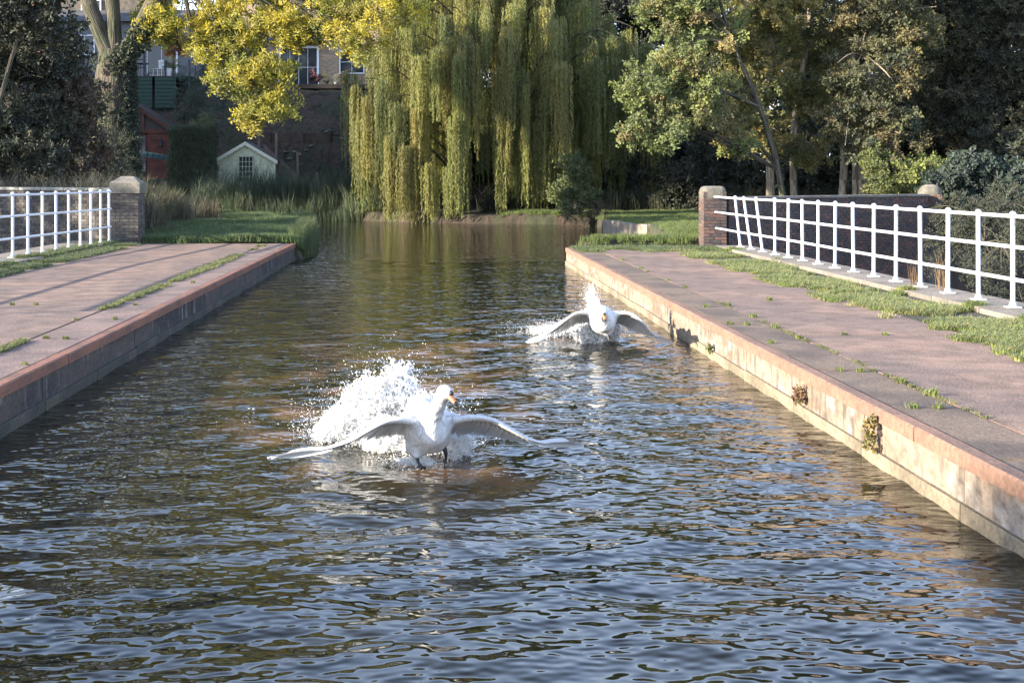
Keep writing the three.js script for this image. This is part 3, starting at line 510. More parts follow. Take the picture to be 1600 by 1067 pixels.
// ---- the big forked tree with ivy on the left and its yellow autumn crown
{
  const aA = (px, py, Z) => at(px, py, Z + 0.3), bA = (px, py, Z, x, y, z) => [aA(px, py, Z), x, y, z * 0.9];
  const base = onGround(-11.3, 45.3, 0.3), t = thing('ash_tree', 'big ivy-clad forked tree with yellow autumn leaves on the left', 'tree', base.toArray());
  const F = aA(178, 78, 45), gs = [limb([base, aA(172, 230, 45), aA(174, 140, 45), F], (s) => lerp(0.74, 0.56, s), 14, 14, 0.16),
    limb([aA(180, 110, 45), aA(160, 60, 45), aA(140, 10, 45), aA(126, -60, 45.3), aA(110, -190, 45.6)], [0.36, 0.2], 10, 10, 0.1),
    limb([aA(178, 105, 45), aA(177, 40, 45), aA(173, -40, 45), aA(176, -130, 45), aA(190, -260, 45)], [0.3, 0.16], 10, 10, 0.1),
    limb([aA(182, 110, 45), aA(208, 65, 44.8), aA(236, 10, 44.5), aA(262, -50, 44.2), aA(330, -170, 44)], [0.38, 0.18], 10, 10, 0.1)];
  const blobs = [bA(400, 120, 44, 1.55, 1.1, 1.1), bA(415, 168, 43.8, 1.15, 0.8, 0.9), bA(372, 85, 44.2, 1.3, 0.9, 1.0), bA(395, 30, 44.4, 2.2, 0.9, 1.5), bA(300, 40, 44.6, 1.8, 0.7, 1.3), bA(255, 30, 45.6, 0.9, 0.9, 1.0), bA(520, 25, 43.5, 1.7, 0.8, 1.4), bA(575, 60, 43, 0.8, 0.6, 0.9), bA(600, 10, 43, 1.1, 0.7, 1.2), bA(470, 45, 44, 1.0, 0.35, 1.0),
    bA(440, -70, 44.5, 3.2, 1.7, 2.6), bA(250, -90, 45, 3.0, 1.6, 2.8), bA(60, -110, 46, 3.2, 1.8, 2.8), bA(330, -210, 45, 4.0, 2.0, 3.4), bA(120, -260, 45.5, 4.0, 2.2, 3.6), bA(520, -150, 44, 2.2, 1.4, 2.2), bA(210, -360, 45, 3.4, 1.8, 3.2), bA(-60, -190, 46, 3.0, 2.0, 3.0)];
  const ends = [aA(262, -50, 44.2), aA(330, -170, 44), aA(176, -130, 45), aA(126, -60, 45.3), aA(110, -190, 45.6), aA(190, -260, 45)];
  for (const [c, rx, ry, rz] of blobs) {
    const e = ends.reduce((a, b) => (a.distanceTo(c) < b.distanceTo(c) ? a : b)), mid = e.clone().lerp(c, 0.55).add(V(0, 0.5, 0));
    gs.push(limb([e, mid, c], [0.11, 0.04], 7, 6));
    for (let i = 0; i < 5; i++) { const f = V(c.x + gauss() * rx, c.y - rnd() * ry, c.z + gauss() * rz); gs.push(limb([mid, mid.clone().lerp(f, 0.5).add(V(0, 0.1, 0)), f], [0.035, 0.008], 5, 5)); }
  }
  const g = merge(gs); g.translate(-base.x, -base.y, -base.z); part('trunk', g, M.bark, t);
  const list = fill(blobs, { clumps: 1.5, per: 16, size: 0.42, pal: G.yellow, droop: 0.55, shell: 0.25 }); list.forEach((e) => e.p.sub(base)); crownOf(t, list, ash, leaf([1, 1, 1], 0.5));
  const ivy = [];
  for (let i = 0; i < 3400; i++) { const s = Math.pow(rnd(), 0.9), py = lerp(285, 84, s), a = rnd() * 6.28; if ((Math.cos(a - 2.2) > 0.2 || s > 0.7 + 0.3 * Math.cos(a)) && rnd() < 0.9) continue; const r = lerp(0.76, 0.56, s) * rr(0.92, 1.3), c = aA(174, py, 45); ivy.push({ p: V(c.x + Math.cos(a) * r, c.y, c.z + Math.sin(a) * r).sub(base), q: turnTo(V(Math.cos(a), rr(-0.7, 0.4), Math.sin(a)).normalize(), rnd() * 6), s: rr(0.7, 1.25), c: pick([[0.012, 0.024, 0.008], [0.03, 0.045, 0.014]]) }); }
  for (let i = 0; i < 700; i++) { const s = rnd(), c = aA(184, 100, 44.7).lerp(aA(232, 30, 44.4), s); ivy.push({ p: c.add(V(gauss() * 0.35, gauss() * 0.4 - 0.1, gauss() * 0.35)).sub(base), q: turnTo(V(gauss(), -0.4, gauss()).normalize(), rnd() * 6), s: rr(1, 1.7), c: pick([[0.02, 0.035, 0.01], [0.045, 0.055, 0.015]]) }); }
  instanced('ivy', ivyLeaf, W, ivy, t, 'stuff');
}
// ---- dark shrubs on the left bank
const shrubs = [
  ['dark evergreen shrub at the far left above the brick wall', -12.4, 38.3, [b4(20, 150, 38, 1.7, 1.5, 1.3), b4(60, 90, 38.5, 1.4, 1.1, 1.2), b4(10, 60, 38.5, 1.4, 1.2, 1.2), b4(30, 225, 37.5, 1.8, 1.1, 1.2)], G.dark, broad],
  ['dark shrub with reddish leaves left of the forked tree', -11.3, 39, [b4(95, 170, 39, 1.2, 1.2, 1.1), b4(110, 120, 39.5, 1.0, 0.75, 0.9), b4(100, 235, 38.5, 1.4, 0.95, 1.1)], [[0.03, 0.04, 0.012], [0.06, 0.045, 0.018], [0.09, 0.04, 0.02]], broad],
  ['low bramble clump in front of the forked trunk', -11.6, 41, [b4(130, 260, 40, 1.3, 0.6, 0.9), b4(165, 240, 41, 0.9, 0.8, 0.8)], G.dark, small],
  ['overhanging dark branch shrub in the top left corner', -13.2, 36.5, [b4(40, 10, 36, 1.2, 0.6, 0.8), b4(95, -25, 36, 1.0, 0.5, 0.8), b4(5, 20, 36, 1.0, 0.75, 0.8)], G.dark, broad],
];
for (const [label, x, Z, blobs, pal, geo] of shrubs) {
  const o = onGround(x, Z), t = thing('shrub', label, 'shrub', o.toArray());
  const g = branchWork([o, o.clone().add(V(0.1, 0.8, 0)), blobs[0][0].clone()], [0.09, 0.05], blobs, 4, 0.03); g.translate(-o.x, -o.y, -o.z); part('stem', g, M.bark, t);
  const list = fill(blobs, { clumps: 1.5, per: 18, size: 0.4, pal, shell: 0.35 }); list.forEach((e) => e.p.sub(o)); instanced('foliage', geo, W, list, t, 'stuff');
}
// ---- right-hand trees
tree('maple_tree', 'leafy tree with reddish seed tufts leaning over the inlet', { trunk: [onGround(12.6, 45.2), V(12.3, 2.2, -45.2), V(11.6, 4.4, -45), V(10.6, 6.6, -44.8)], r: [0.13, 0.07], blobs: [b4(1140, 150, 45.4, 1.0, 0.9, 0.8), b4(1150, 215, 45.2, 0.8, 0.5, 0.7), b4(1010, 130, 44.1, 0.9, 0.8, 0.9), b4(1060, 90, 44.4, 1.2, 0.9, 1.1), b4(1030, 195, 43.7, 1.0, 0.75, 0.8), b4(985, 190, 43.6, 0.5, 0.45, 0.5), b4(1090, 160, 44.1, 1.1, 1.0, 1.0), b4(1110, 30, 44.9, 1.6, 1.1, 1.4), b4(1050, 10, 45.1, 1.3, 0.9, 1.2), b4(1090, -70, 45.1, 1.8, 1.3, 1.6)], opt: { clumps: 1.5, per: 15, size: 0.34, pal: [[0.11, 0.14, 0.03], [0.19, 0.21, 0.045], [0.24, 0.18, 0.055]], shell: 0.3, droop: 0.4 }, geo: broad, rb: 0.045, each: 5 });
const autumn = [[0.11, 0.13, 0.03], [0.19, 0.18, 0.04], [0.28, 0.20, 0.04]];
tree('field_maple_tree', 'sunlit olive-gold tree above the nearest pale trunk', { trunk: [onGround(13.0, 48.8), at(1203, 250, 48.8), at(1196, 180, 48.5), at(1205, 90, 48.5), at(1215, -20, 48.5)], r: [0.17, 0.1], bark: M.barkPale, blobs: [b4(1180, 120, 48.0, 1.7, 1.4, 1.5), b4(1190, 200, 47.6, 1.1, 0.8, 1.1), b4(1150, 60, 48.0, 1.4, 1.1, 1.3), b4(1200, 10, 48.0, 2.0, 1.3, 1.7), b4(1190, -90, 48.5, 2.2, 1.6, 1.9)], opt: { clumps: 1.35, per: 16, size: 0.38, pal: autumn, shell: 0.3, droop: 0.35 }, geo: broad, rb: 0.05, each: 5 });
tree('field_maple_tree', 'dull olive tree over the ivy-wrapped thin trunk', { trunk: [onGround(14.4, 50.5), at(1240, 250, 50.3), at(1243, 180, 50), at(1260, 80, 50), at(1270, -30, 50)], r: [0.15, 0.09], bark: M.barkPale, blobs: [b4(1265, 150, 50.1, 1.6, 1.3, 1.4), b4(1255, 235, 49.6, 1.2, 0.6, 1.0), b4(1290, 60, 50.6, 2.0, 1.3, 1.7), b4(1280, -60, 50.6, 2.3, 1.6, 2.0)], opt: { clumps: 1.3, per: 16, size: 0.4, pal: G.olive, shell: 0.3, droop: 0.35 }, geo: broad, rb: 0.05, each: 5 });
tree('field_maple_tree', 'multi-stemmed olive tree beside the yellow-green bush', { trunk: [onGround(15.1, 47), at(1320, 250, 46.8), at(1318, 190, 46.6), at(1335, 90, 46.6), at(1350, -30, 46.5)], r: [0.16, 0.1], bark: M.barkPale, blobs: [b4(1340, 190, 45.5, 1.4, 1.1, 1.2), b4(1360, 110, 45.8, 1.8, 1.2, 1.5), b4(1390, 200, 45.6, 1.1, 0.9, 1.0), b4(1385, 20, 46, 2.2, 1.4, 1.8), b4(1360, -80, 46, 2.3, 1.6, 2.0)], opt: { clumps: 1.3, per: 16, size: 0.4, pal: [[0.05, 0.06, 0.016], [0.09, 0.09, 0.022], [0.15, 0.11, 0.025]], shell: 0.3, droop: 0.35 }, geo: broad, rb: 0.05, each: 6 });
for (const [px, lab, r] of [[1337, 'slender pale leaning trunk in the middle of the right grove', 0.10], [1349, 'thicker pale trunk at the right of the grove', 0.2]]) {
  tree('field_maple_tree', lab, { trunk: [onGround((px - 672) * 46.6 / 2000, 46.6), at(px, 250, 46.4), at(px + 8, 190, 46.4), at(px + 26, 90, 46.6), at(px + 40, -30, 46.8)], r: [r, r * 0.6], bark: M.barkPale, blobs: [b4(px + 60, 40, 47.2, 1.8, 1.3, 1.5), b4(px + 70, -70, 47.2, 2.0, 1.5, 1.7)], opt: { clumps: 1.1, per: 16, size: 0.4, pal: G.olive, shell: 0.3, droop: 0.35 }, geo: broad, rb: 0.05, each: 4 });
}
tree('lime_tree', 'tall dark tree filling the upper right corner', { trunk: [onGround(22.5, 51), V(22.4, 4, -51), V(22, 8, -51), V(21.6, 12, -51)], r: [0.4, 0.2], blobs: [b4(1480, 60, 50.5, 2.64, 2.16, 1.98), b4(1560, 30, 49.5, 2.40, 2.16, 1.98), b4(1500, 170, 50.1, 2.04, 1.68, 1.65), b4(1580, 150, 49.0, 2.16, 2.04, 1.76), b4(1450, -40, 51.5, 3.00, 2.16, 2.42), b4(1590, -90, 50.5, 3.36, 2.40, 2.53), b4(1560, 250, 48.5, 1.80, 1.44, 1.43)], opt: { clumps: 1.3, per: 18, size: 0.45, pal: [[0.025, 0.03, 0.008], [0.05, 0.052, 0.012], [0.075, 0.06, 0.015]], shell: 0.3, droop: 0.35 }, geo: broad, each: 5 });
{ // lower plants
  const bush = (name, label, x, Z, blobs, pal, geo, opt = {}) => { const o = onGround(x, Z), t = thing(name, label, 'bush', o.toArray()); const g = branchWork([o, o.clone().add(V(0, 0.4, 0)), blobs[0][0].clone()], [0.05, 0.03], blobs, 4, 0.02); g.translate(-o.x, -o.y, -o.z); part('stem', g, M.bark, t); const l = fill(blobs, { clumps: 2, per: 16, size: 0.28, pal, shell: 0.3, ...opt }); l.forEach((e) => e.p.sub(o)); instanced('foliage', geo, W, l, t, 'stuff'); };
  bush('bush', 'bright yellow-green bush behind the dark brick wall', 16.9, 45.5, [b4(1400, 280, 44.5, 1.0, 0.75, 0.8), b4(1445, 275, 44.8, 0.8, 0.7, 0.8), b4(1385, 255, 44.6, 0.55, 0.5, 0.6)], [[0.11, 0.13, 0.02], [0.17, 0.19, 0.03]], broad);
  bush('elder_bush', 'sunlit sapling bush at the right foot of the willow', 6.9, 52.6, [b4(898, 262, 52, 0.35, 0.75, 0.35), b4(905, 310, 51.8, 0.65, 0.55, 0.5), b4(880, 300, 52.2, 0.4, 0.5, 0.4)], G.fresh, broad, { clumps: 3 });
  bush('bush', 'low twiggy bush trailing into the water right of the willow', 6.9, 51.6, [b4(900, 335, 51, 0.6, 0.3, 0.4), b4(925, 330, 51.5, 0.6, 0.4, 0.5)], [[0.06, 0.06, 0.02], [0.10, 0.08, 0.03]], small, { clumps: 3 });
  bush('bush', 'dark undergrowth beyond the far right railing', 16.5, 33, [b4(1540, 380, 31, 1.4, 1.1, 1.2), b4(1500, 340, 33, 1.0, 0.9, 1.0), b4(1590, 430, 28, 1.2, 1.0, 1.0), b4(1590, 330, 32, 1.2, 0.9, 1.1)], G.dark, small);
  bush('bush', 'ivy thicket to the right of the second round-topped pier', 17, 38, [b4(1540, 290, 37, 1.7, 1.1, 1.2), b4(1500, 310, 38, 1.0, 1.0, 1.0)], G.ever, ivyLeaf, { scale: 1.6 });
  bush('conifer_bush', 'feathery blue-green conifer beside the patio', -13, 67, [b4(305, 110, 66.5, 1.1, 0.9, 0.9), b4(320, 150, 66, 1.3, 1.1, 0.9), b4(290, 165, 65.6, 1.0, 0.9, 0.8), b4(345, 190, 65, 1.1, 0.8, 0.8)], [[0.02, 0.045, 0.025], [0.035, 0.065, 0.035]], small);
  bush('bush', 'pale feathery bush above the clipped hedge', -11.7, 63, [b4(318, 198, 62.5, 0.7, 0.35, 0.5), b4(330, 185, 62.5, 0.4, 0.3, 0.4)], G.fresh, small);
  bush('creeper', 'red-leaved climber on the patio pergola', -14.2, 70.5, [b4(272, 70, 70, 0.7, 0.9, 0.6), b4(262, 50, 70, 0.6, 0.6, 0.5)], [[0.30, 0.05, 0.02], [0.26, 0.13, 0.03], [0.15, 0.14, 0.03]], broad);
}
{ // clipped hedge
  const o = onGround(-11.4, 61.5), t = thing('hedge', 'tall clipped dark green hedge between the cabin and the green summerhouse', 'hedge', o.toArray()), l = [];
  part('hedge_core', new RoundedBoxGeometry(1.75, 3.2, 1.0, 3, 0.3).translate(0, 1.75, 0), std({ color: new THREE.Color().setRGB(0.018, 0.028, 0.01) }), t);
  for (let i = 0; i < 5200; i++) { const f = rnd(), x = rr(-1, 1), y = rr(0.02, 1), top = f < 0.25; const p = top ? V(x * 1.02, 3.5, rr(-0.6, 0.6)) : f < 0.75 ? V(x * 1.02, y * 3.5, 0.62) : V((rnd() < 0.5 ? -1 : 1) * 1.03, y * 3.5, rr(-0.6, 0.6)); const r = 0.12 * noise3(p.x * 2, p.y * 2, p.z * 2); p.multiplyScalar(1).add(V(gauss() * 0.06 + r, gauss() * 0.06 + r, gauss() * 0.06)); l.push({ p, q: turnTo(V(gauss(), 0.9, gauss() + 0.4).normalize(), rnd() * 6), s: rr(0.6, 1), c: pick([[0.022, 0.04, 0.012], [0.045, 0.07, 0.02]]) }); }
  instanced('foliage', small, W, l, t, 'stuff');
}
// ---- dark wood behind, tree by tree
{
  const woods = [[4.5, 74, 16], [9.8, 70, 15], [13, 63, 9], [15.5, 72, 13], [20, 66, 12], [24.5, 62, 13], [28, 70, 14], [33, 64, 13], [38, 72, 14], [26, 52, 11], [31, 47, 12], [36, 55, 13], [-1.5, 80, 17], [9.5, 60, 5.5], [12.2, 57, 4.5], [15.8, 56, 5], [19.5, 54, 6], [23, 48, 5.5], [2.5, 71, 6], [6.2, 67, 6], [-0.5, 68, 5]];
  const where = ['directly behind the willow', 'right of the willow', 'above the inlet grass', 'behind the maple', 'behind the pale trunks', 'behind the grove', 'deep in the right wood', 'further right in the wood', 'at the far right of the wood', 'behind the dark corner tree', 'beyond the right frame edge', 'at the back of the right wood', 'behind the willow on the hill', 'as low dark thicket right of the willow', 'as low thicket beyond the inlet grass', 'as low thicket behind the pale trunks', 'as low thicket behind the grove', 'as low thicket behind the corner tree', 'low behind the middle of the willow', 'low behind the right side of the willow', 'low behind the left side of the willow'];
  woods.forEach(([x, Z, h], i) => {
    const o = onGround(x, Z), c = (dx, y, dz, r) => [V(x + dx, o.y + y * h, -Z + dz), r * h, r * h * 0.85, r * h];
    tree('woodland_tree', `dark green woodland tree ${where[i]}`, { trunk: [o, o.clone().add(V(0.2, h * 0.35, 0)), o.clone().add(V(0, h * 0.75, 0))], r: [0.024 * h, 0.012 * h], blobs: h < 8 ? [c(-0.15 * h, 0.35, 0.4, 0.3), c(0.15 * h, 0.55, 0, 0.3), c(0.2, 0.2, 0.6, 0.28)] : [c(-0.16 * h, 0.34, 0.6, 0.2), c(0.15 * h, 0.4, 0.6, 0.2), c(0, 0.62, 0, 0.26), c(-0.1 * h, 0.82, 0, 0.2), c(0.12 * h, 0.75, 0, 0.2), c(0.05, 0.17, 0.8, 0.17)], opt: { clumps: 0.5, per: 22, size: 0.6, pal: G.dark, shell: 0.35, scale: 1.7 }, geo: broad, group: 'dark trees of the wood' });
  });
}
// ---- trees out of the frame on the left that dapple the near path and walls
for (const [x, Z, h, lab] of [[-24, -5.5, 15, 'roadside tree left of the frame near the viewer'], [-28, -12, 17, 'tree behind the viewer left of the canal'], [-27, 25, 12, 'tree in the valley left of the brick wall'], [-30, 29.5, 12.5, 'taller tree in the valley left of the brick wall'], [-32, 53, 15, 'tree left of the frame on the near side of the gardens'], [-33, 59, 16, 'tree left of the frame beside the cabin garden'], [-35, 66, 16, 'tree left of the frame beside the red brick house']]) {
  const o = V(x, groundAt(x, Z) - 0.2, -Z), c = (dx, y, dz, r) => [V(x + dx, o.y + y * h, -Z + dz), r * h, r * h * 0.9, r * h];
  tree('beech_tree', lab, { trunk: [o, o.clone().add(V(0.2, h * 0.4, 0)), o.clone().add(V(0, h * 0.85, 0))], r: [0.3, 0.12], blobs: [c(-1.4, 0.6, -1, 0.2), c(1.3, 0.65, 1, 0.2), c(0, 0.85, 0, 0.22), c(0.4, 0.72, -1.6, 0.17), c(-0.4, 0.7, 1.8, 0.17)], opt: { clumps: Z > 50 ? 0.7 : 0.4, per: 14, size: 0.5, pal: G.olive, shell: 0.3, scale: Z > 50 ? 2 : 1.2 }, geo: broad });
}
// ---- grass, reeds, weeds
const blades = (n, h, w, lean, r) => { const so = new Soup(); for (let i = 0; i < n; i++) { const a = rnd() * 6.28, R = Math.sqrt(rnd()) * r, x = Math.cos(a) * R, z = Math.sin(a) * R, b = rnd() * 6.28, l = h * rr(0.55, 1.15), e = lean * rr(0.3, 1.3) * l, cx = Math.cos(b), cz = Math.sin(b), s = [-cz * w, cx * w], m = [x + cx * e * 0.35, l * 0.6, z + cz * e * 0.35], t = [x + cx * e, l * 0.97, z + cz * e]; so.quad([x - s[0], -0.02, z - s[1]], [x + s[0], -0.02, z + s[1]], [m[0] + s[0] * 0.8, m[1], m[2] + s[1] * 0.8], [m[0] - s[0] * 0.8, m[1], m[2] - s[1] * 0.8]); so.tri([m[0] - s[0] * 0.8, m[1], m[2] - s[1] * 0.8], [m[0] + s[0] * 0.8, m[1], m[2] + s[1] * 0.8], t); } const g = so.geo(); g.deleteAttribute('uv'); return g; };
const tuft = blades(26, 0.065, 0.004, 1.3, 0.10), coarse = blades(26, 0.17, 0.006, 0.8, 0.14), reed = blades(16, 1.5, 0.012, 0.35, 0.22), longGrass = blades(24, 0.55, 0.006, 0.5, 0.2);
function scatter(name, label, n, geo, pal, where, smin, smax, mat = WT, cat = 'grass') {
  const l = []; for (let i = 0; i < n * 3 && l.length < n; i++) { const p = where(); if (!p) continue; l.push({ p, q: new THREE.Quaternion().setFromAxisAngle(Y, rnd() * 6.28), s: rr(smin, smax) * (p.k ?? 1), c: pick(pal, 0.3) }); }
  return tag(instanced(name, geo, mat, l, scene, 'stuff'), label, cat);
}
const patch = (x, Z, f, s) => fbm(x * f, Z * f, s, 3);
scatter('grass', 'strip of sunlit grass along the right towpath below the railing', 7000, tuft, [[0.085, 0.13, 0.02], [0.16, 0.20, 0.035], [0.30, 0.26, 0.09]], () => { const Z = 28.3 - Math.pow(rnd(), 0.7) * 22, x = rr(5.05, 6.5), e = Math.min(x - 5.12, 6.42 - x); if (patch(x, Z, 1.4, 3) + 0.5 * patch(x, Z, 5, 7) < 0.10 - e * 0.45 + (x > 5.9 ? 0.2 : 0)) return null; return V(x, TOP - 0.01 + (x > 6.35 ? 0.055 : 0), -Z); }, 0.6, 1.25);
scatter('grass', 'mossy grass strip beside the left railing', 4200, tuft, [[0.07, 0.11, 0.018], [0.12, 0.14, 0.03]], () => { const Z = rr(17, 30.3), x = rr(-7.75, -6.75); if (patch(x, Z, 1.3, 9) < -0.15) return null; return V(x, TOP - 0.01 + (x < -7.35 ? 0.055 : 0), -Z); }, 0.6, 1.3);
scatter('grass', 'grassy bank beyond the left path', 26000, coarse, [[0.05, 0.095, 0.02], [0.075, 0.12, 0.03], [0.10, 0.13, 0.03]], () => { const Z = 30.3 + Math.pow(rnd(), 1.4) * 25, x = -2.95 - Math.pow(rnd(), 1.2) * 9; if (toShore(x, Z) < 0.0 || valley(x, Z) > 0.2) return null; const track = Math.abs(x + 5.4 + (Z - 30) * 0.03 + 0.3 * noise3(0, Z * 0.4, 3)); if (track < 0.45 && rnd() < 0.8) return null; return V(x, groundAt(x, Z), -Z); }, 0.55, 1.15);
scatter('grass', 'grass overhanging the corner of the left bank', 1500, longGrass, [[0.055, 0.085, 0.02], [0.09, 0.11, 0.03]], () => { const Z = rr(30.6, 46), x = -3.1 - (Z - 31) * 0.075 + rr(-0.25, 0.22), d = toShore(x, Z); if (d < -0.12 || d > 0.35) return null; return V(x, Math.max(0.02, groundAt(x, Z)), -Z); }, 0.35, 0.8);
scatter('grass', 'sunlit grass beyond the right path around the inlet', 17000, coarse, [[0.08, 0.12, 0.018], [0.13, 0.16, 0.028]], () => { const Z = ZR + Math.pow(rnd(), 1.1) * 30, x = rr(3.0, 14); if (toShore(x, Z) < 0.05 || valley(x, Z) > 0.15 || (Z < 30.6 && x > 6.3)) return null; return V(x, groundAt(x, Z), -Z); }, 0.45, 1.0);
scatter('grass', 'creeping grass over the far end of the right towpath', 700, tuft, G.grass, () => { const x = rr(3.15, 6.3), Z = ZR - Math.pow(rnd(), 2) * 1.6 * (0.4 + 0.8 * Math.abs(noise3(x * 1.5, 1, 1))); return V(x, TOP, -Z); }, 0.6, 1.2);
scatter('reeds', 'tall green reeds along the far left bank', 1300, reed, [[0.03, 0.06, 0.025], [0.05, 0.085, 0.03], [0.09, 0.09, 0.04]], () => { const x = rr(-14, -2.3), Z = rr(57.8, 61.2); const d = toShore(x, Z); const nn = noise3(x * 0.9, Z * 0.9, 12) + 0.6 * noise3(x * 2.7, Z * 2.7, 3); if (d < -0.9 || nn < -0.55) return null; const q = V(x, Math.max(-0.1, groundAt(x, Z)), -Z); q.k = 0.7 + 0.4 * nn; return q; }, 0.35, 1.0, WT, 'reeds');
scatter('reeds', 'spiky taller reeds in front of the green summerhouse', 240, blades(14, 2.2, 0.016, 0.45, 0.25), [[0.035, 0.065, 0.035], [0.06, 0.08, 0.045]], () => { const x = rr(-11, -3.4), Z = rr(59.3, 61); return V(x, groundAt(x, Z), -Z); }, 0.45, 1.0, WT, 'reeds');
scatter('undergrowth', 'tangled brown weeds behind the left pier', 2600, longGrass, [[0.06, 0.05, 0.03], [0.05, 0.065, 0.02], [0.12, 0.08, 0.04]], () => { const x = rr(-13, -6.2), Z = rr(33.5, 52); const q = V(x, groundAt(x, Z), -Z); q.k = 0.65 + 0.5 * noise3(x * 0.8, Z * 0.8, 4); if (x > -7.2 - (Z - 34) * 0.1 + noise3(Z, 1, 1) || valley(x, Z) > 0.1) return null; return q; }, 0.8, 2.2, WT, 'undergrowth');
scatter('undergrowth', 'dry stems rising behind the left brick wall', 420, longGrass, [[0.10, 0.08, 0.05], [0.05, 0.055, 0.02]], () => { const x = rr(-18, -7.8), Z = 31 + (-x - 7.4) * 0.75 + rr(0.3, 4); if (noise3(x, Z, 9) < -0.1) return null; return V(x, groundAt(x, Z), -Z); }, 1.2, 3.0, WT, 'undergrowth');
scatter('undergrowth', 'dark undergrowth below the wood', 6000, longGrass, G.dark, () => { const x = rr(2.5, 34), Z = rr(53, 66); if (toShore(x, Z) < 0.3) return null; if (x < 13 && Z < 56) return null; return V(x, groundAt(x, Z), -Z); }, 1.0, 2.2, WT, 'undergrowth');
scatter('undergrowth', 'thin weeds on the dark earth slope below the terrace', 320, longGrass, [[0.03, 0.045, 0.018], [0.05, 0.04, 0.02]], () => { const x = rr(-11, 1), Z = rr(62, 72); if (noise3(x * 1.6, Z * 1.6, 5) < 0.1) return null; return V(x, groundAt(x, Z), -Z); }, 0.3, 0.8, WT, 'undergrowth');
// tufts in the joints, one by one
function weed(label, group, p, n, h, pal, spreadGeo) { const m = shadowed(new THREE.Mesh(blades(n, h, 0.0035, 0.9, h * 0.8), leaf(pal, 0.3))); m.name = numbered('grass_tuft'); m.position.copy(p); scene.add(m); return tag(m, label, 'grass tuft', group); }
for (let Z = 6.2; Z < 27; Z += rr(0.5, 2.6)) weed('grass tuft in the joint between slabs and tarmac on the right path', 'joint tufts on the right path', V(3.59 + gauss() * 0.05, TOP, -Z), Math.round(rr(16, 70)), rr(0.025, 0.08), mulc([0.13, 0.16, 0.028], rr(0.7, 1.3)));
for (let Z = 8.5; Z < 20; Z += rr(0.5, 1.9)) weed('grass tuft in the joint between slabs and tarmac on the left path', 'joint tufts on the left path', V(-3.845 + gauss() * 0.06, TOP, -Z), Math.round(rr(14, 60)), rr(0.025, 0.06), mulc([0.13, 0.15, 0.03], rr(0.7, 1.3)));
const jointTuft = blades(10, 0.035, 0.003, 0.9, 0.04);
scatter('grass', 'moss and grass line in the left path joint', 2600, jointTuft, [[0.11, 0.13, 0.025], [0.19, 0.19, 0.05]], () => { const Z = rr(8, 30), w = 0.035 + 0.09 * sstep(13, 22, Z), x = -3.845 + gauss() * w; if (noise3(1, Z * 0.7, 4) + 0.5 * noise3(2, Z * 3, 4) < 0.15 - 0.5 * sstep(12, 20, Z)) return null; return V(x, TOP, -Z); }, 0.6, 1.6);
scatter('grass', 'thin moss line in the right path joint', 420, jointTuft, [[0.10, 0.11, 0.03], [0.16, 0.15, 0.05]], () => { const Z = rr(5.5, 28), x = 3.59 + gauss() * 0.03; if (noise3(1, Z * 0.9, 14) + 0.8 * noise3(2, Z * 4, 4) < 0.35) return null; return V(x, TOP, -Z); }, 0.3, 0.9);
for (const [x, Z] of [[3.25, 8.62], [3.42, 8.6], [3.3, 10.3], [3.45, 10.25], [3.2, 12.0], [3.35, 13.5], [3.18, 13.55], [4.1, 12.66], [4.5, 12.63], [4.3, 16.2], [3.3, 15.3]]) weed('small weed in a cross joint of the right path slabs', 'cross joint weeds on the right path', V(x, TOP, -Z), 40, rr(0.03, 0.06), [0.13, 0.16, 0.03]);
for (const [x, Z] of [[-3.5, 12.3], [-3.7, 12.32], [-3.45, 14], [-3.36, 10.6], [-5.1, 15.6], [-4.8, 15.58], [-5.4, 15.62], [-3.6, 15.6], [-3.5, 18.9]]) weed('small weed in a cross joint of the left path', 'cross joint weeds on the left path', V(x, TOP, -Z), 40, rr(0.025, 0.05), [0.13, 0.15, 0.03]);
{ // plants rooted in the wall face
  const plant = (label, y, Z, n, h, pal) => { const t = thing('wall_plant', label, 'plant', [XR - 0.012, y, -Z]), l = []; for (let i = 0; i < n; i++) { const p = V(-Math.abs(gauss()) * 0.06 - 0.01, -rnd() * h, gauss() * 0.06); l.push({ p, q: turnTo(V(-0.6, rr(-0.8, 0.6), gauss()).normalize(), rnd() * 6), s: rr(0.25, 0.45), c: pick(pal) }); } part('stem', bar(V(0, 0, 0), V(-0.05, -h, 0), 0.004, 5), M.bark, t); instanced('leaves', ivyLeaf, W, l, t, 'stuff'); };
  plant('yellowing ivy plant hanging at the nearer joint of the right canal wall', 0.36, 8.58, 26, 0.24, [[0.16, 0.17, 0.03], [0.26, 0.17, 0.05]]);
  plant('reddish weed growing from the right canal wall', 0.27, 10.25, 18, 0.13, [[0.12, 0.12, 0.03], [0.22, 0.10, 0.05]]);
  plant('tiny green weed at the foot of the right canal wall', 0.14, 13.6, 8, 0.05, [[0.13, 0.15, 0.02]]);
  const dry = (label, x, Z, h) => { const m = shadowed(new THREE.Mesh(blades(30, h, 0.004, 0.35, 0.1), leaf([0.22, 0.13, 0.06], 0.3))); m.name = numbered('dry_weed'); m.position.set(x, TOP + 0.03, -Z); scene.add(m); tag(m, label, 'weed'); };
  dry('dry brown dock stems behind the right railing', 6.9, 17.2, 0.55); dry('shorter dry weed at the right railing foot', 6.88, 18.1, 0.4);
}
